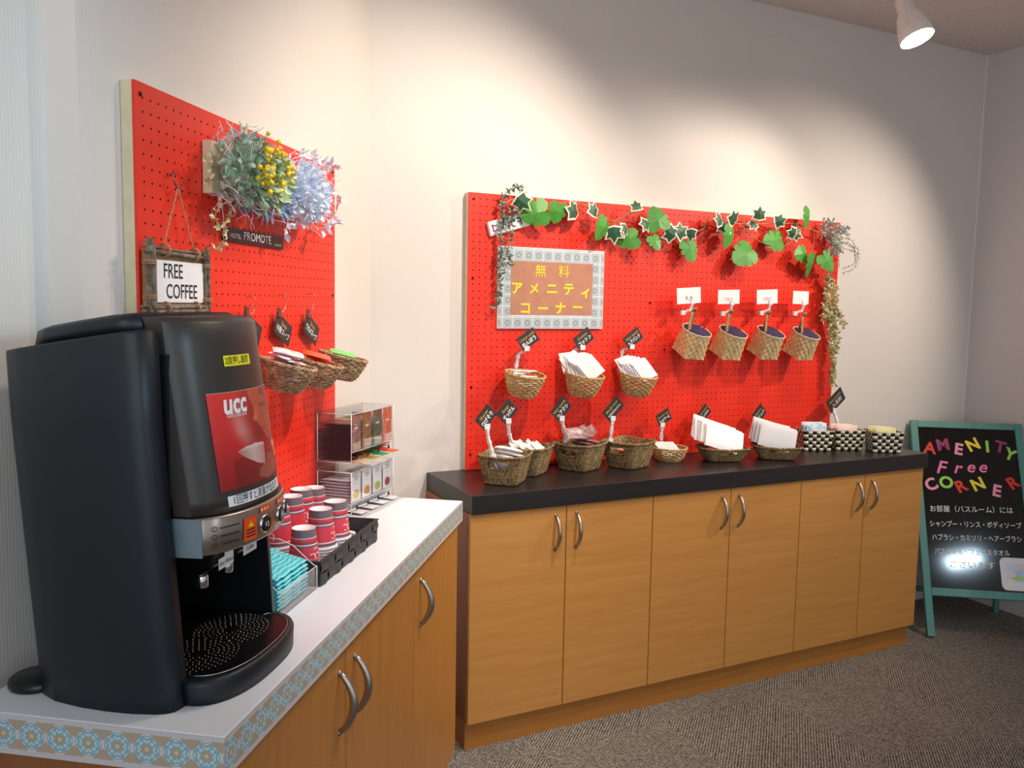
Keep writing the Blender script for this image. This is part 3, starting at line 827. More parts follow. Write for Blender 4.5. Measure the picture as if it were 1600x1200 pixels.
# ------------------------------------------------------------------ tags on clip stands
def clip_stem(pts, s=1.3):
    """jointed plastic clip: jaw, links and balls along a bent line"""
    m = MB(); P = [Vector(p) for p in pts]
    for i in range(len(P)-1):
        a, b = P[i], P[i+1]; d = b-a; L = d.length; k = max(1, int(round(L/(0.030*s))))
        q = d.to_track_quat('Z', 'Y').to_matrix().to_4x4()
        for j in range(k):
            o = T(a+d*(j/k)) @ q; l = L/k
            m.box(-0.0042*s, 0.0042*s, -0.003*s, 0.003*s, 0.001, l*0.42, 0, o)
            m.ball((0, 0, l*0.55), 0.0052*s, 8, 0, o)
            m.box(-0.0055*s, 0.0055*s, -0.0035*s, 0.0035*s, l*0.68, l*0.98, 0, o)
    m.box(-0.0075*s, 0.0075*s, -0.004*s, 0.004*s, -0.008*s, 0.006*s, 0, T(P[0])); m.box(-0.008*s, 0.008*s, -0.0045*s, 0.0045*s, -0.004*s, 0.010*s, 0, T(P[-1]))
    return m
def name_tag(base, c, w, h, roll, yaw, l1, l2, label, col=None, foot=None, mid=None, card=None, tilt=0, size=(0.3, 0.36), clip=True, group=None):
    """card with handwriting held in a clip; c = centre of the card, foot = where the clip bites"""
    f = Vector(foot if foot else (c[0], c[1], c[2]-h*0.5))
    t = thing('name_tag', label, 'tag', base @ T(f), group)
    K = T(Vector(c)-f) @ RZ(yaw) @ RX(tilt) @ RY(-roll)
    cm_ = card or M_tag
    cd = MB().box(-w/2, w/2, -0.0009, 0.0009, -h/2, h/2, 0, K)
    cdo = cd.build('card', cm_, t)
    n1 = MB()
    if l1: n1.text(l1, h*size[0], K @ T((0, -0.0014, h*0.20)) @ FRONT, 0, 'CENTER', 0.005, None, 1.0, w*0.86)
    if l1: n1.build('latin_writing', col or M_gold, cdo)
    if l2: MB().text(l2, h*size[1], K @ T((0, -0.0014, -h*0.17)) @ FRONT, 0, 'CENTER', 0.022, None, 1.0, w*0.80).build('white_writing', M_wink if cm_ is M_tag else M_ink, cdo)
    if clip:
        top = K @ Vector((-w*0.32 if roll > 0 else 0, 0.0, -h*0.5))
        pts = [Vector((0, 0, 0))] + ([Vector(mid)-f] if mid else []) + [top]
        clip_stem(pts).build('clip', M_clip, t)
    return t

# ------------------------------------------------------------------ the wide board: hanging wire-hook baskets
sp = [(0.603, 'swabs'), (0.857, 'cotton'), (1.102, 'bands')]
lab = ['round wicker basket on the wide pegboard, holding cotton swabs', 'round wicker basket on the wide pegboard, heaped with cotton pads',
       'round wicker basket on the wide pegboard, holding hairband packets']
rtop, hb = 0.073, 0.086
B0 = None
for i, (x, _) in enumerate(sp):
    Mb = T((x, -0.113, 1.236-hb-0.006*i)) @ RY(4) @ RX(9) @ RZ(40*i)
    if B0 is None:
        B0 = hung_basket(Mb, rtop, 0.043, hb, lab[0], M_wick, 'wicker baskets on the wide pegboard', 11)
        bk = B0
    else: bk = dup(B0, Mb, lab[i])
    for dx, sd, ln in ((-0.052, 'left', 0.032), (0.038, 'right', 0.014)):
        hk = MB(); hook(hk, x+dx, 1.245-0.006*i, -0.0302, ln)
        tag(hk.build('wire_hook', M_wire), '%s wire peg carrying the wicker basket of %s' % (sd, ('cotton swabs', 'cotton pads', 'hairbands')[i]), 'hook', 'wire pegs on the wide pegboard')
rnd = random.Random(4)
p0 = one('swab_packet', sachet(0.022, 0.100, 0.006, 4, 8, 0.2, 3), M_pack_w, T((0.603, -0.118, 1.184)) @ RX(9) @ T((0.0, 0.0, 0.0608)) @ RZ(82), 'white cotton swab packet lying in the left wicker basket of the wide pegboard', 'packet', 'swab packets')
many(p0, [T((0.603, -0.118, 1.184)) @ RX(9) @ T((rnd.uniform(-.006, .006), rnd.uniform(-.01, .01), 0.008+0.0088*k)) @ RZ(90+rnd.uniform(-40, 40)) for k in range(6)])
p0 = one('cotton_packet', sachet(0.075, 0.085, 0.0048, 8, 8, 0.25, 5), M_pack_c, T((0.826, -0.078, 1.268)) @ RZ(-14) @ RX(62) @ RZ(8), 'translucent square packet of white cotton, fanned upright in the middle wicker basket', 'packet', 'cotton packets')
many(p0, [T((0.826+0.006*k, -0.078-0.0115*k, 1.268-0.0020*k)) @ RZ(-14) @ RX(62) @ RZ(rnd.uniform(0, 40)) for k in range(1, 8)])
cw = MB()
p0 = one('hairband_packet', sachet(0.070, 0.088, 0.0048, 8, 8, 0.25, 6), M_pack_l, T((1.082, -0.083, 1.250)) @ RZ(-12) @ RX(54) @ RZ(20), 'translucent packet with a lilac hairband in the right wicker basket of the wide pegboard', 'packet', 'hairband packets')
many(p0, [T((1.082+0.006*k, -0.083-0.0115*k, 1.250-0.0015*k)) @ RZ(-12) @ RX(54) @ RZ(24+rnd.uniform(-10, 14)) for k in range(1, 7)])
name_tag(MI, (0.631, -0.10, 1.357), 0.080, 0.055, 34, 0, 'Cotton swab', 'めんぼう', 'black tag reading swabs in Japanese, above the left wicker basket on the wide pegboard', M_gold, (0.603, -0.055, 1.232), (0.607, -0.07, 1.30))
name_tag(MI, (0.882, -0.078, 1.358), 0.080, 0.055, 36, 0, 'Cotton', 'コットン', 'black tag reading cotton, above the basket heaped with white packets', M_gold, (0.850, -0.046, 1.240), (0.862, -0.046, 1.316))
name_tag(MI, (1.110, -0.078, 1.360), 0.082, 0.055, 36, 0, 'Hair band', 'ヘアバンド', 'black tag reading hairband, above the basket of lilac packets', M_gold, (1.075, -0.046, 1.236), (1.082, -0.046, 1.312))

# ------------------------------------------------------------------ palm baskets with purple lining
def palm_basket():
    t = thing('palm_basket', 'palm-weave basket lined with purple cloth, first from the left in its row of four', 'basket', MI, 'purple-lined palm baskets')
    h, rt, sb = 0.108, 0.060, 0.050
    N, R = 56, 22
    def P(u, v, off=0.0):
        a = 2*PI*u; c, s_ = math.cos(a), math.sin(a)
        q = max(abs(c), abs(s_)); sq = (c/q*sb, s_/q*sb); ci = (c*rt, s_*rt); k = v**0.7
        x, y = sq[0]*(1-k)+ci[0]*k, sq[1]*(1-k)+ci[1]*k
        r = math.hypot(x, y); pl = 0.0016*math.sin(u*2*PI*14)*(1 if int(v*8) % 2 else -1)*abs(math.sin(PI*v*8))
        g = (r+pl+off)/r
        return (x*g, y*g, 0.001+(h-0.001)*v)
    b = MB().grid(lambda u, v: P(u, v), N*2, R*2, 0, None, True, None, None, True)
    b.grid(lambda u, v: P(u, v, -0.004), N, 8, 0, None, True, None, None, True)
    b.add([P(j/32, 0.0) for j in range(32)], [tuple(range(31, -1, -1))])
    b.build('woven_body', M_palm, t)
    MB().tube([P(j/48, 1.0+0.008*math.sin(j*PI/2)) for j in range(48)], 0.0022, 5, 0, None, True).build('rim', M_cream, t)
    def D(u, v):
        r = (rt-0.0045)*v; a = 2*PI*u
        z = h-0.004+0.021*(1-v**2)+0.0022*math.sin(6*a+9*v)*v+0.0016*math.sin(14*r*60+3*a)
        return (r*math.cos(a), r*math.sin(a), z)
    MB().grid(D, 40, 10, 0, None, True, None, None, True).build('lining_cloth', M_purple, t)
    s = MB()
    for a, b_ in (((-0.046, -0.018, h-0.015), (-0.026, 0.036, h+0.066)), ((0.014, 0.052, h-0.015), (-0.012, 0.040, h+0.066))):
        A, B = Vector(a), Vector(b_); dr = Vector((0.0085, 0.0, 0.0))
        pts = [A.lerp(B, k/6)+Vector((-0.006*math.sin(PI*k/6), -0.004*math.sin(PI*k/6), 0)) for k in range(7)]
        vs = []
        for k, p in enumerate(pts): vs += [p-dr*(1-0.35*k/6), p+dr*(1-0.35*k/6)]
        s.add(vs, [(2*k, 2*k+1, 2*k+3, 2*k+2) for k in range(6)], 0, True)
    s.tube([(-0.026, 0.036, h+0.064), (-0.022, 0.036, h+0.078), (-0.014, 0.038, h+0.078), (-0.011, 0.040, h+0.064)], 0.0045, 6)
    s.build('strap_handle', M_strap, t, None, 0, 2, 0.0022)
    return t
pb = palm_basket()
words = ['first', 'second', 'third', 'fourth']
pbx = [(1.372, 1.296), (1.562, 1.291), (1.768, 1.290), (1.972, 1.285)]
for i, (x, z) in enumerate(pbx):
    Mb = T((x, -0.090, z)) @ RY(4) @ RX(25) @ RZ(3*i)
    if i == 0: pb.matrix_basis = Mb
    else: dup(pb, Mb, 'palm-weave basket lined with purple cloth, %s from the left in its row of four' % words[i])
    hk = MB(); hook(hk, x+0.010, z+0.168, -0.0302, 0.022)
    tag(hk.build('wire_hook', M_wire), 'wire peg holding the strap of the %s palm basket' % words[i], 'hook', 'wire pegs on the wide pegboard')
cards = [(1.362, 1.532, 0.120, 0.064, 4, '乳 液'), (1.569, 1.531, 0.114, 0.058, 2, '化粧水'), (1.779, 1.536, 0.116, 0.060, 3, '洗顔料'), (1.972, 1.536, 0.092, 0.056, 0, 'く し')]
for i, (x, z, w, h, r, tx) in enumerate(cards):
    t = thing('name_card', 'small white card in a clip above the %s purple-lined basket' % words[i], 'card', T((x-0.004, -0.098, z-0.068)), 'white cards above the palm baskets')
    K = T((0.004, 0, 0.068)) @ RY(-r)
    cdo = MB().box(-w/2, w/2, -0.0006, 0.0006, -h/2, h/2, 0, K).build('card', M_paper, t)
    MB().text(tx, h*0.26, K @ T((0, -0.001, -h*0.18)) @ FRONT, 0).build('writing', M_pinkink if i else M_ink, cdo)
    clip_stem([(-0.012, 0.014, 0.0), (0.020, 0.004, 0.012), (0.022, 0.0, 0.040)]).build('clip', M_clip, t)
# ------------------------------------------------------------------ on the black worktop
ZB = 0.870
SG = 'seagrass baskets on the black worktop'
sg = None
for lbl, x, y, rz in (('square seagrass basket with pale pink packets, at the left end of the black worktop', 0.467, -0.262, 46),
                      ('square seagrass basket of white soap packets, behind the leftmost one', 0.612, -0.149, 40),
                      ('square seagrass basket heaped with crinkled brown packets', 0.834, -0.150, 26),
                      ('square seagrass basket with flat coral packets', 1.036, -0.178, 20)):
    if sg is None: sg = seagrass_basket(at(x, y, ZB, rz), 0.162, 0.156, 0.122, 0.112, 0.098, lbl, SG)
    else: dup(sg, at(x, y, ZB, rz), lbl)
s6 = seagrass_basket(at(1.470, -0.212, ZB, -18), 0.186, 0.135, 0.125, 0.085, 0.052, 'low seagrass tray of large white packets leaning in a fan', SG, True, 5)
dup(s6, at(1.712, -0.262, ZB, -33), 'low seagrass tray of large clear packets, left of the checkered baskets')
random.seed(21)
w5 = thing('wicker_basket', 'small round wicker basket of thin white sachets, standing on the black worktop', 'basket', at(1.262, -0.135, ZB))
wicker(0.070, 0.046, 0.056, 8).build('woven_body', M_wick, w5); wick_rim(0.070, 0.056).build('rim', M_wick, w5)
CG = 'checkered baskets on the black worktop'
c1 = check_basket(at(2.036, -0.152, ZB, -26), 0.130, 0.115, 0.090, 'black and cream checkered basket with blue printed packets', CG)
dup(c1, at(2.183, -0.190, ZB, -23), 'black and cream checkered basket with shell pink packets, middle of three')
dup(c1, at(2.296, -0.300, ZB, -30), 'black and cream checkered basket with straw yellow packets, nearest the worktop end')

rnd = random.Random(9)
def L_(x, y, rz): return at(x, y, ZB, rz)
p = one('translucent_packet', sachet(0.055, 0.098, 0.011, 8, 8, 0.2, 1), M_pack_p, L_(0.467, -0.262, 46) @ RX(6) @ RY(5) @ T((-0.01, 0, 0.117)) @ RZ(15), 'pale pink translucent packet in the leftmost seagrass basket', 'packet', 'pale pink packets')
many(p, [L_(0.467, -0.262, 46) @ RX(6) @ RY(5) @ T((-0.01+rnd.uniform(-.02, .02), rnd.uniform(-.008, .008), 0.040+0.0155*k)) @ RZ(rnd.uniform(-10, 10)) for k in range(5)])
p = one('small_white_packet', sachet(0.030, 0.055, 0.006, 6, 6, 0.2, 2), M_pack_w, L_(0.467, -0.262, 46) @ T((-0.062, 0.02, 0.070)) @ RZ(40) @ RX(60), 'small white packet showing in the slot of the leftmost seagrass basket', 'packet', 'small white packets')
many(p, [L_(0.467, -0.262, 46) @ T((-0.058+0.004*k, -0.03+0.020*k, 0.060+0.004*k)) @ RZ(60+rnd.uniform(-20, 20)) @ RX(50) for k in range(4)])
p = one('soap_packet', sachet(0.040, 0.050, 0.012, 6, 6, 0.2, 3), M_pack_w, L_(0.612, -0.149, 40) @ T((0.0, 0.0, 0.092)) @ RX(40), 'plain white soap packet in the basket behind the leftmost one', 'packet', 'soap packets')
many(p, [L_(0.612, -0.149, 40) @ T((-0.040+0.040*(k % 3), -0.034+0.034*(k//3), 0.096+0.004*(k % 2))) @ RX(36) @ RZ(rnd.uniform(-25, 25)) for k in range(9) if k != 4])
p = one('crinkled_packet', sachet(0.040, 0.098, 0.0062, 8, 10, 0.4, 4), M_pack_b, L_(0.834, -0.150, 26) @ RX(7) @ T((0, 0, 0.1235)) @ RZ(70), 'crinkled brown and silver packet in the third seagrass basket', 'packet', 'brown packets')
many(p, [L_(0.834, -0.150, 26) @ RX(7) @ T((rnd.uniform(-.018, .018), rnd.uniform(-.012, .012), 0.040+0.0092*k)) @ RZ(rnd.uniform(0, 180)) for k in range(9)])
many(p, [L_(0.834, -0.150, 26) @ T((-0.046+0.024*k, -0.016+0.026*(k % 2), 0.139)) @ RZ(6*k-12) @ RX(62) @ RZ(82+5*k) for k in range(5)])
p = one('coral_packet', sachet(0.080, 0.085, 0.009, 8, 8, 0.2, 5), M_pack_k, L_(1.036, -0.178, 20) @ T((0.02, 0.0, 0.074)), 'flat coral packet in the fourth seagrass basket', 'packet', 'coral packets')
many(p, [L_(1.036, -0.178, 20) @ T((rnd.uniform(-.008, .008), rnd.uniform(-.006, .006), 0.016+0.0125*k)) @ RZ(rnd.uniform(-6, 6)) for k in range(5)])
p = one('thin_sachet', sachet(0.0125, 0.080, 0.004, 5, 8, 0.15, 6), M_pack_w, L_(1.262, -0.135, 0) @ T((-0.045, 0.0, 0.051)) @ RZ(15) @ RX(38), 'thin white sachet leaning in the small round basket on the worktop', 'packet', 'thin white sachets')
many(p, [L_(1.262, -0.135, 0) @ T((-0.045+0.0145*k, 0.0+0*rnd.uniform(-.01, .01), 0.051-0.001*k)) @ RZ(15) @ RX(38) for k in range(7)][1:])
p = one('white_packet', sachet(0.165, 0.100, 0.0068, 12, 8, 0.2, 7), M_pack_w, L_(1.470, -0.212, -18) @ T((0.0, -0.017, 0.090)) @ RY(17) @ RX(62), 'large white packet leaning in the low seagrass tray', 'packet', 'large white packets')
many(p, [L_(1.470, -0.212, -18) @ T((-0.005*k, -0.017+0.0108*k, 0.090+0.003*k)) @ RY(17) @ RX(62) @ T((0.004*math.sin(2.1*k), 0.003*math.sin(3.7*k), 0)) @ RZ(2.6*math.sin(1.7*k)) for k in range(1, 8)])
p = one('clear_packet', sachet(0.150, 0.100, 0.0078, 12, 8, 0.25, 8), M_pack_c, L_(1.712, -0.262, -33) @ T((0.0, -0.016, 0.089)) @ RY(13) @ RX(64), 'large clear packet leaning in the low tray beside the checkered baskets', 'packet', 'large clear packets')
many(p, [L_(1.712, -0.262, -33) @ T((-0.004*k, -0.016+0.0122*k, 0.089+0.002*k)) @ RY(13) @ RX(64) @ T((0.004*math.sin(2.6*k), 0.004*math.sin(3.1*k), 0)) @ RZ(2.4*math.sin(1.9*k)) for k in range(1, 7)])
for (cx, cy, rz, mat, nm, lb, up) in ((2.036, -0.152, -26, M_pack_u, 'blue_packet', 'white packet with blue print standing in the first checkered basket', 0.024),
                                      (2.183, -0.190, -23, M_pack_n, 'pink_packet', 'shell pink packet standing in the middle checkered basket', 0.012),
                                      (2.296, -0.300, -30, M_pack_y, 'yellow_packet', 'straw yellow packet standing in the checkered basket nearest the worktop end', 0.010)):
    p = one(nm, sachet(0.088, 0.092, 0.009, 8, 8, 0.15, 9), mat, L_(cx, cy, rz) @ T((0.0, -0.03, 0.052+up)) @ RX(78), lb, 'packet', lb.split(' standing')[0]+'s')
    many(p, [L_(cx, cy, rz) @ T((rnd.uniform(-.008, .008), -0.030+0.0128*k, 0.050+up*(1+0.12*rnd.uniform(-1, 1)))) @ RX(78) @ RZ(rnd.uniform(-2, 2)) for k in range(1, 6)])

tg = name_tag
tg(MI, (0.386, -0.27, 1.102), 0.074, 0.056, 48, 12, 'Shaver', 'ひげそり', 'black tag rising from the leftmost seagrass basket', M_gold, (0.420, -0.262, 0.965), (0.400, -0.268, 1.02))
tg(MI, (0.518, -0.165, 1.103), 0.074, 0.060, 46, 8, 'Soap', 'せっけん', 'black tag rising from the soap basket, second from the left on the worktop', M_gold, (0.560, -0.135, 0.968), (0.535, -0.15, 1.02))
tg(MI, (0.760, -0.13, 1.098), 0.080, 0.058, 46, 6, 'Hair comb', 'ヘアクシ', 'black tag leaning above the basket of brown packets', M_gold, (0.800, -0.105, 0.972), (0.780, -0.12, 1.02))
tg(MI, (0.992, -0.13, 1.089), 0.092, 0.055, 44, 4, 'Mouth wash', 'マウスウォッシュ', 'black tag rising from the basket of coral packets', M_gold, (0.993, -0.115, 0.965), (0.990, -0.125, 1.01), size=(0.26, 0.24))
tg(MI, (1.256, -0.10, 1.041), 0.070, 0.052, 28, 4, 'Shower cap', 'シャワーC', 'grey tag above the small round wicker basket on the worktop', M_gold, (1.258, -0.085, 0.926), None, size=(0.24, 0.34))
tg(MI, (1.472, -0.085, 1.045), 0.072, 0.052, 44, 8, 'Body towel', 'ボディタオル', 'black tag half hidden behind the large white packets', M_gold, (1.470, -0.130, 0.928), None, size=(0.26, 0.26))
tg(MI, (1.776, -0.085, 1.031), 0.072, 0.058, 44, 6, 'Slippers', 'スリッパ', 'black tag behind the large clear packets', M_gold, (1.735, -0.175, 0.928), (1.755, -0.12, 0.985), size=(0.26, 0.3))
tg(MI, (2.216, -0.10, 1.077), 0.112, 0.068, 36, 4, 'Bath powder', '入浴剤', 'black tag reading bath powder, standing over the checkered baskets', M_gold, (2.205, -0.134, 0.962), None, size=(0.24, 0.36))

# ------------------------------------------------------------------ framed notice on the wide board
ns = thing('framed_notice', 'large notice with yellow cut-out Japanese letters on tan paper in a pale tiled border', 'sign', T((0.762, -0.0305, 1.395)))
MB().box(-0.228, 0.228, -0.010, -0.0005, 0, 0.300).build('backing_panel', M_paper, ns)
M_border = NT('grey_tile_border')
_c = M_border.obj((24, 24, 24)); _s = M_border.n('ShaderNodeSeparateXYZ'); M_border.l(_c, _s.inputs[0])
_u = M_border.math('SUBTRACT', M_border.math('FRACT', _s.outputs[0]), 0.5); _v = M_border.math('SUBTRACT', M_border.math('FRACT', _s.outputs[2]), 0.5)
_r = M_border.math('SQRT', M_border.math('ADD', M_border.math('MULTIPLY', _u, _u), M_border.math('MULTIPLY', _v, _v)))
_q = M_border.math('MAXIMUM', M_border.math('ABSOLUTE', _u), M_border.math('ABSOLUTE', _v))
_k = M_border.mix(M_border.math('LESS_THAN', M_border.math('ABSOLUTE', M_border.math('SUBTRACT', _r, 0.2)), 0.06), lin('aeb8bf'), lin('8b949b'))
M_border.set(M_border.mix(M_border.math('GREATER_THAN', _q, 0.46), _k, lin('d4dade')), 0.5)
fr = MB(); a, b, c, d = 0.226, 0.178, 0.003, 0.297
fr.box(-a, a, -0.0115, -0.0101, d-0.046, d); fr.box(-a, a, -0.0115, -0.0101, c, c+0.044); fr.box(-a, -b, -0.0115, -0.0101, c+0.044, d-0.046); fr.box(b, a, -0.0115, -0.0101, c+0.044, d-0.046)
fr.build('tiled_border', M_border.m, ns)
MB().box(-0.176, 0.176, -0.0118, -0.0102, 0.051, 0.249).build('tan_paper', shaded_noise('tan_paper', [(0.3, 'ad7660'), (0.7, 'b9836b')], 20, 0.7), ns)
for ch, x, z, s in (('無', -0.053, 0.212, 0.050), ('料', 0.047, 0.213, 0.050), ('ア', -0.152, 0.146, 0.050), ('メ', -0.080, 0.146, 0.046), ('ニ', -0.003, 0.147, 0.050), ('テ', 0.070, 0.147, 0.050), ('ィ', 0.147, 0.138, 0.050),
                    ('コ', -0.115, 0.073, 0.050), ('ー', -0.040, 0.072, 0.050), ('ナ', 0.035, 0.074, 0.050), ('ー', 0.112, 0.078, 0.050)):
    m = MB().text(ch, s, T((x, -0.0124, z)) @ FRONT, 0, 'CENTER', 0.03)
    m.build('letter', M_yel2, ns, None, 0, 2, 0.0008)

# ------------------------------------------------------------------ chalkboard easel
ez = thing('chalkboard_easel', 'teal framed chalkboard sign standing on the floor beside the cabinets', 'sign', T((2.574, -0.378, 0)) @ RZ(-34.9))
EB = RX(-24.5)                                  # the board leans back
def eb_(m, name, mat, bev=0.002): return m.build(name, mat, ez, EB, bev)
W, H, HBt = 0.512, 1.043, 0.232
eb_(MB().box(0, 0.033, 0, 0.022, 0.0115, H), 'leg', M_teal); eb_(MB().box(W-0.033, W, 0, 0.022, 0.0115, H), 'leg', M_teal)
eb_(MB().box(0.0335, W-0.0335, 0.001, 0.021, H-0.034, H-0.001), 'top_rail', M_teal); eb_(MB().box(0.0335, W-0.0335, 0.001, 0.021, HBt-0.036, HBt), 'bottom_rail', M_teal)
eb_(MB().box(0.0335, W-0.0335, 0.008, 0.016, HBt, H-0.0345), 'board', M_chalk, 0)
th_ = rad(24.5); ty, tz = H*math.sin(th_), H*math.cos(th_)
rear = MB()
for x in (0.045, W-0.069):
    rear.box(x, x+0.024, ty-0.016, ty+0.004, 0.0005, tz-0.09)
rear.box(0.069, W-0.069, ty-0.016, ty, 0.085, 0.110)
rear.build('rear_leg_frame', M_teal, ez, None, 0.002)
LC = {'r': plain('letter_red', 'e23022', 0.6), 'm': plain('letter_magenta', '9c2f66', 0.6), 'p': plain('letter_pink', 'f59ab4', 0.6), 'y': plain('letter_yellow', 'f3e03a', 0.6), 'g': plain('letter_green', '9be05a', 0.6)}
for ch, u, v, k, rot in (('A', .082, .902, 'r', -8), ('M', .144, .921, 'm', 8), ('E', .214, .902, 'p', -10), ('N', .283, .927, 'y', 24), ('I', .347, .920, 'g', 0), ('T', .405, .921, 'm', -16), ('Y', .446, .885, 'g', -25),
                         ('C', .074, .720, 'p', 25), ('O', .143, .733, 'g', 0), ('R', .208, .717, 'r', 25), ('N', .287, .731, 'y', 22), ('E', .367, .703, 'p', -12), ('R', .444, .745, 'r', 30)):
    MB().text(ch, 0.079, T((u, 0.0068, v)) @ FRONT @ RZ(rot), 0, 'CENTER', 0.035).build('letter', LC[k], ez, EB, 0, 2, 0.0012)
m = MB()
for ch, u, v, s in (('F', .129, .806, .092), ('r', .205, .808, .086), ('e', .266, .816, .082), ('e', .320, .818, .082)):
    m.text(ch, s, T((u, 0.0068, v)) @ FRONT @ RZ(-8) @ Matrix(((1, 0.2, 0, 0), (0, 1, 0, 0), (0, 0, 1, 0), (0, 0, 0, 1))), 0, 'CENTER', 0.015)
m.build('pink_writing', M_pinkink, ez, EB)
m = MB()
for body, u, v, s, sx in (('お部屋（バスルーム）には', .056, .602, .034, 0.92), ('シャンプー・リンス・ボディソープ', .050, .530, .032, 0.80), ('ハブラシ・カミソリ・ヘアーブラシ', .056, .466, .032, 0.78), ('バスタオル・フェイスタオル', .062, .400, .032, 0.80), ('ございます', .120, .342, .036, 1.15)):
    MB().text(body, s, T((u, 0.0070, v)) @ FRONT @ RZ(1.5), 0, 'LEFT', 0.004, None, sx).build('white_writing', M_wink, ez, EB)
def rrect(w, h, r, n=5):
    o = []
    for cx, cy, a0 in ((w-r, r, -90), (w-r, h-r, 0), (r, h-r, 90), (r, r, 180)):
        o += [(cx+r*math.cos(rad(a0+90*k/n)), cy+r*math.sin(rad(a0+90*k/n))) for k in range(n+1)]
    return o
cd = MB().prism(rrect(0.140, 0.150, 0.024), 0, 0.0015, 0, T((0.344, 0.0066, 0.240)) @ FRONT)
cdo = cd.build('picture_card', M_paper, ez, EB); cdo['label'] = 'white rounded card with a small watercolour drawing'
def water(u, v):
    c = mixc((0.75, 0.82, 0.92), (0.36, 0.58, 0.86), math.exp(-(((u-.6)/.35)**2+((v-.6)/.3)**2))*(0.75+0.25*math.sin(9*u)*math.cos(8*v)))
    if (u-.62)**2+(v-.86)**2 < 0.010: c = (0.93, 0.72, 0.35)
    if ((u-.55)/.30)**2+((v-.33)/.10)**2 < 1: c = (0.42, 0.72, 0.16)
    if (u-.30)**2+(v-.47)**2 < 0.017: c = (0.94, 0.72, 0.66)
    if ((u-.2)/.14)**2+((v-.2)/.07)**2 < 1: c = (0.90, 0.86, 0.62)
    if v < 0.12: c = (0.92, 0.90, 0.86)
    return c
MB().grid(lambda u, v: (0.362+0.104*u, 0.0046, 0.262+0.105*v), 40, 40, 0, None, False, water).build('drawing', M_print, cdo)
# ------------------------------------------------------------------ things on the white counter
# woven tray of paper cups
tr = thing('woven_tray', 'low black woven tray holding the stacks of red paper cups', 'tray', ML @ T((-0.652, -0.197, ZC)))
def strip_wall(m, p0, p1, h, n, rows, nrm, out):
    for i in range(n):
        for j in range(rows):
            u0, u1 = i/n, (i+1)/n; z0, z1 = 0.0012+(h-0.0012)*j/rows, 0.0012+(h-0.0012)*(j+1)/rows
            a, b = Vector(p0).lerp(Vector(p1), u0), Vector(p0).lerp(Vector(p1), u1); g = 0.06
            N = Vector(nrm)
            def q(u, v): return a.lerp(b, u)+Vector((0, 0, z0+(z1-z0)*v))
            up = (i+j) % 2
            vs = []
            for v in (0, .5, 1):
                for u in (0, .5, 1):
                    k = (4*u*(1-u)) if not up else (4*v*(1-v))
                    vs.append(q(u, v)+N*(0.0005+0.0034*k))
            m.add(vs, [(0, 1, 4, 3), (1, 2, 5, 4), (3, 4, 7, 6), (4, 5, 8, 7)], 0, True)
tm = MB(); tw, td, thh = 0.366, 0.196, 0.052
for p0, p1, n, nr in (((-tw/2, -td/2, 0), (tw/2, -td/2, 0), 9, (0, -1, 0)), ((tw/2, -td/2, 0), (tw/2, td/2, 0), 5, (1, 0, 0)), ((tw/2, td/2, 0), (-tw/2, td/2, 0), 9, (0, 1, 0)), ((-tw/2, td/2, 0), (-tw/2, -td/2, 0), 5, (-1, 0, 0))):
    strip_wall(tm, p0, p1, thh, n, 2, nr, True)
    N = Vector(nr)*-0.003; tm.add([Vector(p0)+N, Vector(p1)+N, Vector(p1)+N+Vector((0, 0, thh)), Vector(p0)+N+Vector((0, 0, thh))], [(3, 2, 1, 0)])
tm.box(-tw/2, tw/2, -td/2, td/2, 0.0006, 0.003)
M_weave = shaded_noise('black_paper_strip', [(0.3, '1d1c20'), (0.7, '3a383c')], 60, 0.55, (1, 1, 8))
tm.build('woven_wall', M_weave, tr)
rm = MB()
for x0, x1, y0, y1 in ((-tw/2-.003, tw/2+.003, -td/2-.003, -td/2+.004), (-tw/2-.003, tw/2+.003, td/2-.004, td/2+.003), (-tw/2-.003, -tw/2+.004, -td/2+.004, td/2-.004), (tw/2-.004, tw/2+.003, -td/2+.004, td/2-.004)):
    rm.box(x0, x1, y0, y1, thh, thh+0.003)
rm.build('rim', M_weave, tr)
# the cups stand upside down in nested stacks
M_cred = plain('cup_red', 'ea4658', 0.4, 0, 0.02); M_cgrey = plain('cup_mauve', '7b6b74', 0.45); M_cmau = plain('cup_dusky_red', 'b0495c', 0.45)
cup = thing('paper_cup', 'x', 'paper cup', MI, 'red paper cups in the woven tray')
ch, rs, rl = 0.088, 0.0255, 0.0355
def cr(z): return rl+(rs-rl)*z/ch
bands = [(0.0, 1), (0.007, 2), (0.011, 3), (0.0135, 1), (0.0165, 0), (0.050, 2), (0.054, 1), (0.0565, 3), (0.0635, 0), (0.069, 1), (0.0705, 2), (0.088, 2)]
# slots: 0 red, 1 white, 2 mauve, 3 dusky red
prof = [(cr(z), z, k) for z, k in bands]
cb = MB().lathe(prof, 36, 0, None, True, False)
cb.lathe([(rs, ch, 1), (rs-0.0022, ch, 1), (rs-0.0026, ch-0.0016, 1), (0.0001, ch-0.0018, 1)], 36, 1, None, True, False)
cb.lathe([(rl-0.0003, 0.0002, 1), (rs-0.0001, ch-0.0034, 1), (0.0001, ch-0.0034, 1)], 36, 1, None, True, False)
def on_cup(a0):
    def f(x, y):
        z = 0.034-y; a = a0-(-x)/cr(z)*1.0; r = cr(z)+0.00012
        return (r*math.cos(a), r*math.sin(a), z)
    return f
cb.text('UCC', 0.023, None, 1, 'CENTER', 0.02, lambda x, y: on_cup(rad(-88))(-x, y+0.004))
cb.text('COFFEE', 0.0078, None, 1, 'CENTER', 0.0, lambda x, y: on_cup(rad(-88))(-x, y-0.0125))
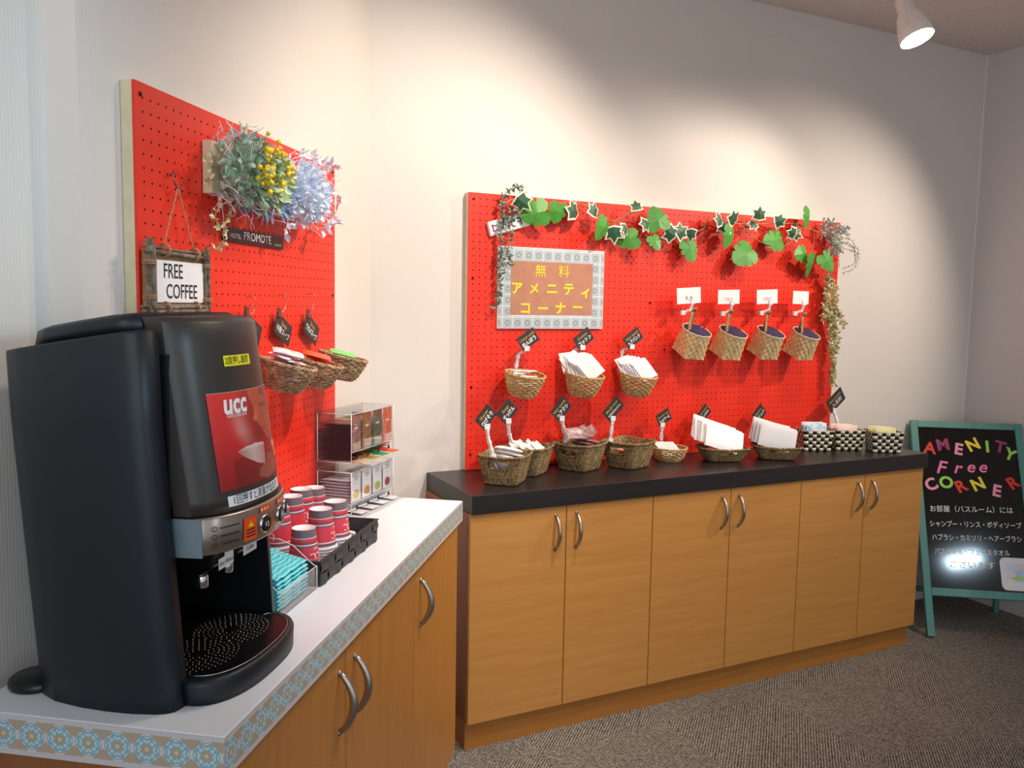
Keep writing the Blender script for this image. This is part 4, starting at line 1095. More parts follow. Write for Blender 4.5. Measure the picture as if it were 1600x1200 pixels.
cb.text('UCC', 0.023, None, 1, 'CENTER', 0.02, lambda x, y: on_cup(rad(92))(-x, y+0.004))
cb.build('sleeve', [M_cred, M_paper, M_cgrey, M_cmau], cup)
MB().tube([((rl+0.0012)*math.cos(2*PI*j/36), (rl+0.0012)*math.sin(2*PI*j/36), 0.0016) for j in range(36)], 0.0014, 5, 0, None, True).build('rolled_rim', M_paper, cup)
stacks = [(-0.784, -0.236, 3, 0, 'stack nearest the coffee machine'), (-0.690, -0.236, 6, 25, 'second stack along the tray front'), (-0.612, -0.240, 6, 8, 'third stack along the tray front'),
          (-0.752, -0.160, 8, 40, 'stack half hidden behind the machine'), (-0.668, -0.155, 9, 60, 'tall stack amid the tray'),
          (-0.515, -0.146, 7, 15, 'rear stack beside the acrylic stand'), (-0.592, -0.146, 9, 100, 'rear stack behind the middle one')]
first = True
for x, y, n, rz, nm in stacks:
    for k in range(n+1):
        Mc = ML @ T((x, y, ZC+0.0036+0.0066*k)) @ RZ(10*round(rz/10)+10*(k % 3))
        lb = ('topmost upturned red cup of the ' if k == n else 'red cup nested below the top of the ')+nm
        if first: cup.matrix_basis = Mc; cup['label'] = lb; first = False
        else: dup(cup, Mc, lb)
p = one('sugar_sachet', sachet(0.028, 0.070, 0.006, 5, 8, 0.2, 4), M_pack_w, ML @ T((-0.530, -0.225, ZC+0.034)) @ RZ(30) @ RX(12), 'white sachet lying in the right end of the woven tray', 'packet', 'white sachets in the woven tray')
many(p, [ML @ T((-0.520+0.006*k, -0.232+0.012*k, ZC+0.010+0.007*k)) @ RZ(20+35*k) for k in range(3)])

# clear bin with turquoise packets
bn = thing('clear_bin', 'clear plastic bin of turquoise wave-patterned packets beside the coffee machine', 'bin', ML @ T((-0.935, -0.235, ZC)))
bw, bd_ = 0.172, 0.116
prof_ = [(-bd_/2, 0.0008), (bd_/2, 0.0008), (bd_/2, 0.104), (bd_/2-0.035, 0.102), (bd_/2-0.065, 0.090), (bd_/2-0.088, 0.070), (-bd_/2+0.006, 0.052), (-bd_/2, 0.050)]
bm = MB(); t_ = 0.0022
for x0 in (-bw/2, bw/2-t_):
    k = len(prof_); bm.add([(x0, y, z) for y, z in prof_]+[(x0+t_, y, z) for y, z in prof_], [tuple(range(k)), tuple(range(2*k-1, k-1, -1))]+[(j, (j+1) % k, k+(j+1) % k, k+j) for j in range(k)])
bm.box(-bw/2, bw/2, -bd_/2, -bd_/2+t_, 0.0008, 0.050); bm.box(-bw/2, bw/2, bd_/2-t_, bd_/2, 0.0008, 0.104); bm.box(-bw/2, bw/2, -bd_/2, bd_/2, 0.0008, 0.003)
bm.build('bin_wall', M_clear, bn)
eg = MB()
for x0 in (-bw/2+t_/2, bw/2-t_/2): eg.tube([(x0, y, z) for y, z in prof_[2:]], 0.0011, 5)
eg.tube([(-bw/2, -bd_/2, 0.050), (bw/2, -bd_/2, 0.050)], 0.0012, 5); eg.tube([(bw/2, -bd_/2, 0.002), (bw/2, -bd_/2, 0.050)], 0.0012, 5)
eg.build('bright_edge', M_edge, bn)
M_tq = shaded_noise('turquoise_wave', [(0.0, '2bb3c0'), (1.0, '6fdbe0')], 20, 0.4)
_n = NT('turquoise_packet'); _w = _n.n('ShaderNodeTexWave', wave_type='BANDS', bands_direction='Y'); _w.inputs['Scale'].default_value = 30; _w.inputs['Distortion'].default_value = 3.0; _w.inputs['Detail'].default_value = 0.0; _w.inputs['Detail Scale'].default_value = 1.2
_n.l(_n.obj((1.6, 1, 1)), _w.inputs[0]); _n.set(_n.ramp(_w.outputs['Fac'], [(0.35, lin('7fe3e8')), (0.55, lin('35b8c6'))]), 0.35)
p = one('turquoise_packet', sachet(0.140, 0.088, 0.007, 18, 8, 0.0, 2, 0.08, 0.0014), _n.m, ML @ T((-0.935, -0.236, ZC+0.0775)) @ RX(14), 'turquoise packet with wavy stripes lying in the clear bin', 'packet', 'turquoise packets')
many(p, [ML @ T((-0.935+0.002*(k % 2), -0.238, ZC+0.019+0.0082*k)) @ RX(14-0*k) for k in range(7)])

# two-tier acrylic stand with tea and soup sachets
sd = ML @ T((-0.118, -0.112, ZC)) @ RZ(-8.5)
st = thing('acrylic_stand', 'clear two-tier acrylic stand of drink sachets at the end of the white counter', 'stand', sd)
sw, sdp = 0.262, 0.108; cwid = sw/4
TIER = ((0.004, 0.122), (0.150, 0.288))
am = MB(); ae = MB(); t_ = 0.002
am.box(-sw/2, sw/2, -sdp/2-0.045, sdp/2, 0.0006, 0.0035)
for z0, z1 in TIER:
    am.box(-sw/2, sw/2, sdp/2-t_, sdp/2, z0, z1); am.box(-sw/2, sw/2, -sdp/2, sdp/2, z0, z0+t_)
    am.box(-sw/2, sw/2, -sdp/2, -sdp/2+t_, z0+0.030, z1)
    for k in range(5):
        x = -sw/2+cwid*k*(1-0.0076); am.box(x, x+t_, -sdp/2+t_, sdp/2-t_, z0, z1)
    for x in (-sw/2, sw/2):
        ae.tube([(x, -sdp/2, z0), (x, -sdp/2, z1)], 0.0013, 5); ae.tube([(x, sdp/2, z0), (x, sdp/2, z1)], 0.0013, 5)
        ae.tube([(x, -sdp/2, z1), (x, sdp/2, z1)], 0.0012, 5); ae.tube([(x, -sdp/2, z0), (x, sdp/2, z0)], 0.0012, 5)
    ae.tube([(-sw/2, -sdp/2, z1), (sw/2, -sdp/2, z1)], 0.0010, 5); ae.tube([(-sw/2, -sdp/2, z0+0.030), (sw/2, -sdp/2, z0+0.030)], 0.0008, 5)
am.box(-sw/2, sw/2, sdp/2-t_, sdp/2, 0.122, 0.150)
am.box(-sw/2, sw/2, -sdp/2, sdp/2, 0.289, 0.291)
am.build('clear_panels', M_clear, st); ae.build('bright_edges', M_edge, st)
# arrows on the outlet lips
ar_ = MB()
for z0, _ in TIER:
    for k in range(4):
        x = -sw/2+cwid*(k+.5); ar_.add([(x-0.009, -sdp/2-0.0008, z0+0.008), (x+0.009, -sdp/2-0.0008, z0+0.008), (x, -sdp/2-0.0008, z0+0.024)], [(0, 1, 2)])
ar_.build('arrow_marks', M_ink, st)
def sach_flat(w, d): return sachet(w, d, 0.0054, 6, 6, 0.10, 3, 0.06)
M_dm = plain('sachet_maroon', '6a2030', 0.3); M_wt = shaded_noise('sachet_white', [(0.3, 'e6e6ec'), (0.7, 'fafafc')], 12, 0.35)
def pic(base, hue, kind):
    def f(u, v):
        c = base
        if kind == 'fruit':
            if ((u-.5)/.30)**2+((v-.24)/.16)**2 < 1: c = mixc(hue, tuple(x*0.6 for x in hue), u)
            if 0.25 < u < 0.7 and 0.72 < v < 0.90 and (int(u*18)+int(v*14)) % 2: c = (0.35, 0.33, 0.34)
            if 0.3 < u < 0.65 and 0.60 < v < 0.63: c = (0.6, 0.6, 0.6)
        else:
            q = math.sin(9*u+3*math.sin(7*v))*math.cos(8*v+2*u)
            c = mixc(base, hue, 0.5+0.5*q)
            if v < 0.22 and u > 0.2: c = mixc(c, (0.85, 0.72, 0.6), 0.6)
            if 0.3 < u < 0.7 and abs(v-.62) < .02: c = (0.9, 0.85, 0.8)
        return c
    return f
kinds = [[('white', (0.90, 0.90, 0.93), (0.85, 0.62, 0.05), 'fruit', 'yellow lemon'), ('white', (0.90, 0.90, 0.93), (0.90, 0.40, 0.06), 'fruit', 'orange fruit'), ('white', (0.90, 0.90, 0.93), (0.62, 0.65, 0.08), 'fruit', 'green fruit'), ('white', (0.90, 0.90, 0.93), (0.45, 0.08, 0.06), 'fruit', 'dark red berry')],
         [('cocoa', (0.26, 0.09, 0.06), (0.50, 0.28, 0.22), 'x', 'pinkish brown'), ('coffee', (0.22, 0.08, 0.02), (0.45, 0.22, 0.06), 'x', 'golden brown'), ('green', (0.08, 0.10, 0.05), (0.16, 0.17, 0.09), 'x', 'olive green'), ('orange', (0.72, 0.10, 0.02), (0.85, 0.18, 0.05), 'x', 'orange')]]
LIPC = [('cfcfd0', 'd8cfd2', 'd6d6d8', 'd4d4d6'), ('c79a7a', 'a8752e', '2e9150', 'e8501c')]
for ti, (z0, z1) in enumerate(TIER):
    for k in range(4):
        nm, base, hue, kind, desc = kinds[ti][k]; xc = -sw/2+cwid*(k+.5)
        tn = ('lower', 'upper')[ti]
        one('drink_sachet', MB().grid(lambda u, v: ((u-.5)*(cwid-0.008), -0.0012*math.sin(PI*u), 0.001+v*(z1-z0-0.036)), 26, 40, 0, None, True, pic(base, hue, kind)), M_print,
            sd @ T((xc+0.0008, -sdp/2+0.0042, z0+0.031)), 'upright %s sachet with %s picture, %s tier of acrylic stand' % (nm, desc, tn) if kind == 'fruit' else 'upright %s sachet in the upper tier of the acrylic stand' % desc, 'sachet')
        mat = M_wt if ti == 0 else (M_dm if k == 0 else plain('sachet_'+nm, LIPC[1][k], 0.35))
        n = 13 if ti else 11
        p = one('drink_sachet', sach_flat(cwid-0.007, sdp-0.014), mat, sd @ T((xc+0.0006, 0.003, z0+0.0052)), 'flat sachet stacked in the %s column from the left, %s stand tier' % (words[k], tn), 'sachet', 'stacked drink sachets, %s tier, %s column' % (tn, words[k]))
        many(p, [sd @ T((xc+0.0006, 0.003+0.0035*math.sin(2.3*j), z0+0.0052+0.0086*j)) for j in range(1, n)])
        lip = MB().grid(lambda u, v: (xc-0.020+0.040*u, -sdp/2-0.026+0.040*v, z0+0.0028+0.0016*v), 4, 3, 0, None, True)
        one('drink_sachet', lip, plain('lip_'+nm+tn, LIPC[ti][k], 0.4), sd, 'sachet poking out of the outlet of the %s column, %s stand tier' % (words[k], tn), 'sachet', 'sachets poking out of the stand').modifiers.new('thickness', 'SOLIDIFY').thickness = 0.002
# ------------------------------------------------------------------ the tall board: baskets, tags
lb = ('wicker basket on the tall pegboard, heaped with white and pink sachets', 'wicker basket on the tall pegboard, filled with orange soup sachets', 'wicker basket on the tall pegboard with green sachets, nearest the board edge')
LBX = [(-0.597, 1.268), (-0.424, 1.262), (-0.236, 1.266)]
w0 = None
for i, (x, z) in enumerate(LBX):
    Mb = ML @ T((x, -0.101, z)) @ RY(5) @ RX(12) @ RZ(50*i)
    if w0 is None: w0 = hung_basket(Mb, 0.066, 0.038, 0.068, lb[0], M_wickd, 'wicker baskets on the tall pegboard', 31)
    else: dup(w0, Mb, lb[i])
    hk = MB(); hook(hk, x, z+0.070, -0.0302, 0.010)
    tag(hk.build('wire_hook', M_wire, None, ML), 'wire peg behind the basket of %s sachets on the tall pegboard' % ('white', 'orange', 'green')[i], 'hook', 'wire pegs on the tall pegboard')
rnd = random.Random(12)
for (x, z), mat, nm, n, lbl in zip(LBX, (M_spot, M_pack_o, M_pack_g), ('white', 'orange', 'green'), (7, 6, 5), ('white and rose sachet heaped in the first basket of the tall pegboard', 'orange soup sachet in the middle basket of the tall pegboard', 'bright green sachet in the basket nearest the board edge')):
    p = one(nm+'_sachet', sachet(0.055, 0.072, 0.0062, 7, 7, 0.3, 5), mat, ML @ T((x, -0.103, z)) @ RX(12) @ T((-0.01, 0, 0.026+0.0096*n)) @ RZ(30), lbl, 'sachet', nm+' sachets on the tall pegboard')
    many(p, [ML @ T((x, -0.103, z)) @ RX(12) @ T((rnd.uniform(-.012, .012), rnd.uniform(-.010, .010), 0.026+0.0096*k)) @ RZ(rnd.uniform(0, 180)) @ RY(rnd.uniform(-3, 3)) for k in range(n)])
for x, z, l2, r, lbl, zh in ((-0.640, 1.412, '', -26, 'black tag hanging behind the coffee machine lid', 1.470), (-0.472, 1.409, '中華スープ', -26, 'black tag reading Chinese soup, hanging over the first wicker basket', 1.478), (-0.294, 1.405, 'ワカメスープ', -30, 'black tag reading seaweed soup, hanging nearest the edge of the tall pegboard', 1.483)):
    t = name_tag(ML, (x, -0.046, z), 0.094, 0.055, r, 0, 'Soup' if l2 else None, l2 or None, lbl, M_gold, (x-0.01, -0.046, z-0.05), clip=False)
    hkm = MB(); o = Vector((x-0.01, -0.046, z-0.05))
    hkm.tube([Vector(q)-o for q in ((x+0.005, -0.032, zh+0.018), (x+0.006, -0.050, zh+0.020), (x+0.016, -0.052, zh+0.006), (x+0.002, -0.050, zh-0.020), (x-0.022, -0.048, z+0.040))], 0.0010, 5)
    hkm.box(-0.006, 0.006, -0.004, 0.004, -0.010, 0.012, 0, T(Vector((x-0.024, -0.047, z+0.042))-o) @ RY(10))
    hkm.build('hanger', M_wire, t)
# twig frame notice
tf = thing('twig_frame_sign', 'small hanging notice in a rough twig frame reading free coffee', 'sign', ML @ T((-0.940, -0.0308, 1.450)))
random.seed(5)
kb = MB().box(-0.098, 0.098, -0.014, -0.002, 0.010, 0.122).build('backing', M_kraft, tf)
MB().box(-0.074, 0.090, -0.0165, -0.0146, 0.024, 0.104).build('paper', M_paper, tf)
m = MB(); m.text('FREE', 0.040, T((-0.020, -0.0172, 0.083)) @ FRONT, 0, 'CENTER', 0.004, None, 0.82); m.text('COFFEE', 0.040, T((0.010, -0.0172, 0.044)) @ FRONT, 0, 'CENTER', 0.004, None, 0.80)
m.build('black_writing', M_ink, tf)
def bundle(p, q, n, spread):
    m = MB(); p, q = Vector(p), Vector(q)
    for k in range(n):
        o = Vector((random.uniform(-1, 1), random.uniform(-0.7, 0.7), random.uniform(-1, 1)))*spread
        pts = [p.lerp(q, s/7)+o+Vector((random.uniform(-1, 1), random.uniform(-1, 1), random.uniform(-1, 1)))*0.0012 for s in range(8)]
        e = (q-p).normalized()*random.uniform(-0.006, 0.010); pts[0] = pts[0]-e; pts[-1] = pts[-1]+e
        m.tube(pts, random.uniform(0.0026, 0.0042), 5)
    return m
for p, q, n in (((-0.100, -0.020, 0.002), (-0.100, -0.020, 0.132), 6), ((0.100, -0.018, 0.004), (0.100, -0.018, 0.128), 5), ((-0.108, -0.016, 0.012), (0.108, -0.016, 0.014), 6), ((-0.108, -0.018, 0.124), (0.108, -0.018, 0.120), 5)):
    bundle(p, q, n, 0.0062).build('twig_bundle', M_twig, tf)
tw = MB()
for x, z in ((-0.100, 0.034), (-0.100, 0.098), (0.100, 0.030), (0.100, 0.100), (-0.050, 0.013), (0.055, 0.014), (-0.050, 0.123), (0.055, 0.121)):
    tw = MB()
    for k in range(3):
        v = abs(x) == 0.100; c = Vector((x, -0.018, z))
        pts = [(c.x+(0.0125*math.cos(a) if v else 0.003*k-0.003), c.y+0.0125*math.sin(a), c.z+((0.003*k-0.003) if v else 0.0125*math.cos(a))) for a in (2*PI*j/12 for j in range(12))]
        tw.tube(pts, 0.0010, 4, 0, None, True)
    tw.build('twine_tie', M_twine, tf)
sg_ = MB(); apex = Vector((0.003, -0.016, 0.249))
for x in (-0.055, 0.056): sg_.tube([Vector((x, -0.018, 0.124)).lerp(apex, k/6)+Vector((random.uniform(-1, 1)*0.001, 0, 0)) for k in range(7)], 0.0015, 5)
sg_.build('hanging_cord', M_twine, tf)
hk = MB(); hk.tube([(-0.936, -0.030, 1.722), (-0.936, -0.040, 1.724), (-0.948, -0.044, 1.726), (-0.950, -0.045, 1.712), (-0.940, -0.047, 1.696), (-0.928, -0.047, 1.697), (-0.922, -0.047, 1.706)], 0.0016, 6)
tag(hk.build('wire_hook', M_wire, None, ML), 'bent wire hook carrying the cord of the twig frame', 'hook')
# hotel name plate
npl = thing('name_plate', 'long black plate with white hotel lettering under the flower arrangement', 'sign', ML @ T((-0.592, -0.0305, 1.6265)))
MB().box(-0.150, 0.150, -0.005, -0.0003, -0.0155, 0.0155).build('plate', plain('plate_black', '1f1c22', 0.3), npl)
m = MB(); m.text('HOTEL', 0.014, T((-0.098, -0.0056, -0.002)) @ FRONT, 0, 'CENTER', 0.005, None, 1.1); m.text('PROMOTE', 0.027, T((0.010, -0.0056, 0.001)) @ FRONT, 0, 'CENTER', 0.0, None, 1.12); m.text('HAKODATE', 0.007, T((0.116, -0.0056, -0.007)) @ FRONT, 0)
m.build('white_lettering', M_paper, npl)
# ------------------------------------------------------------------ plants
def leafmat(name, a, b, rough=0.45): return shaded_noise(name, [(0.3, a), (0.7, b)], 35, rough, (1, 1, 1), 0.1)
G_mon = leafmat('monstera_green', '2f7a26', '62ad46'); G_ivy = leafmat('ivy_green', '1f4a30', '35684a'); G_marg = plain('ivy_margin', 'efe9d2', 0.5)
G_stem = leafmat('vine_stem', '8a7a4a', 'a89660'); G_sage = leafmat('sage_green', '86a58c', 'c2d6bc'); G_thy = leafmat('thyme_green', '4d6455', '93a898')
G_gold = leafmat('golden_leaf', 'a5a86a', 'efe2b8'); G_white = plain('white_leaf', 'f0e8f2', 0.5); G_grey = leafmat('silver_leaf', '9aa79b', 'dfe4de')
G_yel = leafmat('yellow_berry', 'e0b010', 'f6e01c'); G_blue = shaded_noise('blue_petal', [(0.3, 'c2dbf8'), (0.5, 'e0edfc'), (0.75, 'f8fbff')], 18, 0.6)
G_lav = plain('lavender_moss', 'e6e2f2', 0.7); G_bmoss = shaded_noise('blue_moss', [(0.3, '5a8ab8'), (0.7, 'a4c8e4')], 40, 0.8)
IVYO = [(0, 1.0), (0.25, 0.52), (0.62, 0.58), (0.48, 0.16), (0.62, -0.20), (0.30, -0.26), (0.0, -0.34), (-0.30, -0.26), (-0.62, -0.20), (-0.48, 0.16), (-0.62, 0.58), (-0.25, 0.52)]
MONO = [(0, 1.0), (0.26, 0.84), (0.44, 0.62), (0.30, 0.55), (0.55, 0.44), (0.62, 0.22), (0.42, 0.20), (0.64, 0.06), (0.58, -0.20), (0.32, -0.38), (0.08, -0.28), (0.0, -0.16)]
MONO = MONO + [(-x, y) for x, y in MONO[-2:0:-1]]
def leaf_mesh(out, margin, fold=0.25, curl=0.2):
    m = MB(); cx, cy = 0.0, 0.2
    def P(x, y): return (x, -fold*abs(x)+0.0, y) if False else (x, fold*abs(x)+curl*(y-0.2)**2, y)
    k = len(out); inn = [((x-cx)*(0.80 if margin else 0.999)+cx, (y-cy)*(0.80 if margin else 0.999)+cy) for x, y in out]
    mid = [(0, 0.75), (0, 0.2), (0, -0.1)]
    vs = [P(*p) for p in inn]+[P(0, 0.2)]
    m.add(vs, [(j, (j+1) % k, k) for j in range(k)], 0, False)
    if margin:
        o = len(m.v); m.add([P(*p) for p in out]+[P(*p) for p in inn], [(j, (j+1) % k, k+(j+1) % k, k+j) for j in range(k)], 1, False)
    return m
def leaf_obj(name, parent, mats, margin, out, M, proto={}):
    key = (name, margin, len(out))
    if key not in proto:
        o = leaf_mesh(out, margin).build(name, mats, parent, M); q = o.modifiers.new('thickness', 'SOLIDIFY'); q.thickness = 0.012; proto[key] = o; return o
    c = proto[key].copy(); COL.objects.link(c); c.parent = parent; c.matrix_basis = M; return c

rnd = random.Random(3)
gar = thing('ivy_garland', 'artificial ivy and monstera garland strung along the top of the wide pegboard', 'garland', T((0.53, -0.031, 1.84)))
org = Vector((0.53, -0.031, 1.84))
STEM = [(0.534,1.837),(0.580,1.863),(0.638,1.853),(0.700,1.848),(0.768,1.862),(0.865,1.869),(0.952,1.826),(1.026,1.814),(1.099,1.850),(1.176,1.823),(1.255,1.802),(1.342,1.784),(1.432,1.799),(1.497,1.842),(1.616,1.836),(1.738,1.843),(1.846,1.849),(1.957,1.856),(2.073,1.829),(2.152,1.816)]
STEM2 = [(1.633,1.830),(1.724,1.774),(1.815,1.754),(1.888,1.760),(1.941,1.799),(1.956,1.854)]
MON = [(0.660,1.816,0.115,105),(0.754,1.827,0.085,170),(0.944,1.776,0.100,150),(1.072,1.744,0.095,110),(1.202,1.828,0.110,10),(1.187,1.740,0.070,200),(1.375,1.718,0.100,190),(1.565,1.779,0.100,160),(1.651,1.712,0.130,120),(1.825,1.779,0.110,95),(1.993,1.884,0.100,170),(1.977,1.726,0.090,100),(2.045,1.684,0.120,178),(2.117,1.701,0.100,215)]
IVY = [(0.604,1.849,0.085,230),(0.823,1.841,0.095,20),(0.902,1.844,0.075,-15),(1.003,1.758,0.085,190),(1.052,1.777,0.070,170),(1.091,1.873,0.060,5),(1.151,1.803,0.070,150),(1.260,1.776,0.085,60),(1.317,1.787,0.085,-60),(1.376,1.775,0.070,180),(1.504,1.847,0.080,30),(1.591,1.854,0.090,-40),(1.543,1.812,0.075,160),(1.715,1.881,0.075,0),(1.697,1.834,0.060,130),(1.842,1.859,0.075,-70),(1.904,1.811,0.070,80),(1.949,1.808,0.070,-110)]
def smooth(pts, n=6):
    P = [Vector(p) for p in pts]; out = []
    for i in range(len(P)-1):
        a, b, c, d = P[max(0, i-1)], P[i], P[i+1], P[min(len(P)-1, i+2)]
        for k in range(n):
            t = k/n; out.append(0.5*((2*b)+(c-a)*t+(2*a-5*b+4*c-d)*t*t+(-a+3*b-3*c+d)*t**3))
    return out+[P[-1]]
sm = MB().tube(smooth([Vector((x, -0.062+0.012*math.sin(3*i), z))-org for i, (x, z) in enumerate(STEM)]), 0.0024, 6)
sm.build('vine_stem', G_stem, gar)
MB().tube(smooth([Vector((x, -0.080, z))-org for x, z in STEM2]), 0.0020, 6).build('vine_stem', G_stem, gar)
for lst, nm, mats, mg, out in ((MON, 'monstera_leaf', [G_mon], False, MONO), (IVY, 'ivy_leaf', [G_ivy, G_marg], True, IVYO)):
    for i, (x, z, s, r) in enumerate(lst):
        s *= 0.70 if mg else 0.72
        K = T(Vector((x, -0.092+0.010*math.sin(2.3*i), z))-org) @ RY(-r) @ RX(rnd.uniform(-32, 22)) @ RZ(rnd.uniform(-30, 30)) @ Matrix.Scale(s, 4) @ T((0, 0, -0.25))
        leaf_obj(nm, gar, mats, mg, out, K)
stalks = MB()
for x, z, s, r in MON+IVY:
    nx_, nz_ = min(((a, b) for a, b in STEM), key=lambda p: (p[0]-x)**2+(p[1]-z)**2)
    stalks.tube([Vector((nx_, -0.062, nz_))-org, Vector(((x+nx_)/2, -0.072, (z+nz_)/2+0.006))-org, Vector((x, -0.074, z))-org], 0.0012, 4)
stalks.build('leaf_stalks', G_stem, gar)

def sprig(paths, stem_r, step, ln, wd, seed, base, jitz=0.004, spread=1.0):
    """thin stems set with small pointed leaves"""
    rn = random.Random(seed); m = MB()
    for path in paths:
        P = smooth([Vector(p)-base for p in path], 8)
        m.tube(P, stem_r, 4, 1)
        acc = 0
        for i in range(1, len(P)):
            acc += (P[i]-P[i-1]).length
            while acc > step:
                acc -= step
                for k in range(2):
                    d = Vector((rn.uniform(-1, 1), rn.uniform(-1, 0.35), rn.uniform(-1, 1))).normalized()*spread
                    w = d.cross(Vector((rn.uniform(-1, 1), rn.uniform(-1, 1), rn.uniform(-1, 1)))).normalized()
                    l = ln*rn.uniform(0.7, 1.2); a = P[i]+Vector((rn.uniform(-1, 1), rn.uniform(-1, 0.3), rn.uniform(-1, 1)))*jitz
                    m.add([a, a+d*l*0.45+w*wd, a+d*l, a+d*l*0.45-w*wd, a+d*l*0.5+d.cross(w)*wd*0.5], [(0, 1, 4), (1, 2, 4), (2, 3, 4), (3, 0, 4)], 0, False)
    return m
o1 = Vector((0.55, -0.031, 1.79))
tb = thing('trailing_thyme', 'dark trailing sprig arching over the left top corner of the wide pegboard', 'artificial plant', T(o1))
TEND = [[(0.551,1.785),(0.532,1.84),(0.549,1.882),(0.587,1.906),(0.614,1.901)],[(0.556,1.773),(0.54,1.807),(0.534,1.749),(0.531,1.611),(0.525,1.496),(0.513,1.472)],[(0.577,1.786),(0.571,1.82),(0.567,1.751),(0.561,1.659),(0.567,1.624)],[(0.614,1.901),(0.607,1.857),(0.592,1.821)],[(0.622,1.892),(0.596,1.868),(0.581,1.821)]]
for j, pth in enumerate(TEND): sprig([[(x, -0.058-0.004*j, z) for x, z in pth]], 0.0012, 0.0050 if j in (0, 1) else 0.007, 0.021, 0.0048, 40+j, o1).build('leafy_strand', [G_thy, G_stem], tb)
# small white lettered block behind it
blk = thing('white_block', 'small tilted white block with dark letter marks under the trailing sprig', 'ornament', T((0.572, -0.0302, 1.776)) @ RY(-17))
MB().box(-0.082, 0.082, -0.016, 0, -0.026, 0.026).build('block', M_paper, blk, None, 0.002)
m = MB()
for k, (x, col) in enumerate(((-0.062, 1), (-0.030, 0), (0.006, 1), (0.040, 0))):
    m.box(x-0.008, x+0.008, -0.0172, -0.0162, 0.004*(k % 2)+0.006, 0.004*(k % 2)+0.010, col); m.box(x-0.007+0.005*k, x-0.003+0.005*k, -0.0172, -0.0162, -0.014, 0.014, col); m.box(x-0.006, x+0.008, -0.0172, -0.0162, -0.012+0.003*k, -0.009+0.003*k, col)
m.build('letter_marks', [M_ink, LC['m']], blk)
o2 = Vector((2.15, -0.031, 1.80))
rb = thing('trailing_succulent', 'grey and golden trailing bunch at the right top corner of the wide pegboard', 'artificial plant', T(o2))
RB = [[(2.141,1.824),(2.112,1.85),(2.137,1.88)],[(2.162,1.811),(2.199,1.841),(2.225,1.865)],[(2.142,1.804),(2.184,1.769),(2.139,1.739)],[(2.182,1.797),(2.285,1.774),(2.335,1.756),(2.311,1.697),(2.24,1.671)],[(2.183,1.783),(2.27,1.81),(2.316,1.79),(2.333,1.733)],[(2.143,1.682),(2.164,1.611),(2.161,1.497),(2.149,1.439)],[(2.162,1.64),(2.202,1.526),(2.205,1.381),(2.209,1.265),(2.222,1.147)],[(2.146,1.639),(2.139,1.525),(2.141,1.439)],[(2.188,1.612),(2.228,1.498),(2.257,1.44),(2.284,1.411)],[(2.182,1.526),(2.185,1.381),(2.216,1.235),(2.213,1.162)],[(2.165,1.497),(2.221,1.381),(2.22,1.279)]]
for j, pth in enumerate(RB):
    P = [(x, -0.062-0.004*(j % 4), z) for x, z in pth]
    if j < 3: sprig([P, [(x+0.02, -0.08, z-0.01) for x, y, z in P]], 0.0014, 0.0036, 0.023, 0.0058, 60+j, o2, 0.014).build('silver_cluster', [G_grey, G_stem], rb)
    elif j < 5: sprig([P, [(x-0.012, y-0.01, z-0.022) for x, y, z in P]], 0.0009, 0.014, 0.010, 0.0024, 60+j, o2, 0.002).build('wispy_strand', [G_thy, G_stem], rb)
    else: sprig([P], 0.0012, 0.0040, 0.022, 0.0062, 60+j, o2, 0.009).build('golden_strand', [G_gold, G_stem], rb)

# flower arrangement on the tall board
o3 = Vector((-0.60, -0.031, 1.75))
fa = thing('flower_arrangement', 'wall arrangement of greenery, yellow berries and a pale blue flower head on the tall pegboard', 'flowers', ML @ T(o3))
bb = MB().box(-0.818, -0.360, -0.052, -0.0312, 1.703, 1.812, 0, T(-o3)); bb.build('backing_board', M_batten, fa, None, 0.001)
def cloud(c, r, n, ln, wd, seed, mb=None, mi=0, curl=False):
    rn = random.Random(seed); m = mb or MB(); c = Vector(c)-o3
    for i in range(n):
        d = Vector((rn.gauss(0, 1), rn.gauss(0, 1)-0.5, rn.gauss(0, 1))).normalized(); k = rn.uniform(0.55, 1.0)
        a = c+Vector((d.x*r[0], d.y*r[1], d.z*r[2]))*k
        if a.y+o3.y > -0.040: a.y = -0.042-o3.y
        f = (d+Vector((rn.uniform(-.8, .8), rn.uniform(-.8, .3), rn.uniform(-.8, .8)))).normalized(); w = f.cross(Vector((rn.uniform(-1, 1), rn.uniform(-1, 1), rn.uniform(-1, 1)))).normalized()
        l = ln*rn.uniform(0.6, 1.3)
        if curl:
            g = f.cross(w); pts = [a+f*(l*t)+w*(l*0.30*math.sin(3.4*t+i))+g*(l*0.26*math.sin(4.6*t)) for t in (0, .2, .4, .6, .8, 1)]
            for p in pts: p.y = min(p.y, -0.036-o3.y)
            m.tube(pts, wd, 3, mi)
        else:
            q = [a, a+f*l*0.3+w*wd*0.85, a+f*l*0.7+w*wd*0.8, a+f*l, a+f*l*0.7-w*wd*0.8, a+f*l*0.3-w*wd*0.85, a+f*l*0.5+f.cross(w)*wd*0.35]
            for p in q: p.y = min(p.y, -0.034-o3.y)
            m.add(q, [(0, 1, 6), (1, 2, 6), (2, 3, 6), (3, 4, 6), (4, 5, 6), (5, 0, 6)], mi, False)
    return m
bf = MB().ball(Vector((-0.445, -0.088, 1.745))-o3, 0.0001, 8)
core = MB().lathe([(0.118*math.sin(PI*k/10)+1e-4, -0.064*math.cos(PI*k/10)) for k in range(11)], 24, 0, T(Vector((-0.455, -0.080, 1.752))-o3) @ Matrix.Diagonal((1, 0.32, 1, 1)), True, False)
cloud((-0.462, -0.088, 1.752), (0.140, 0.050, 0.070), 950, 0.020, 0.0072, 71, core)
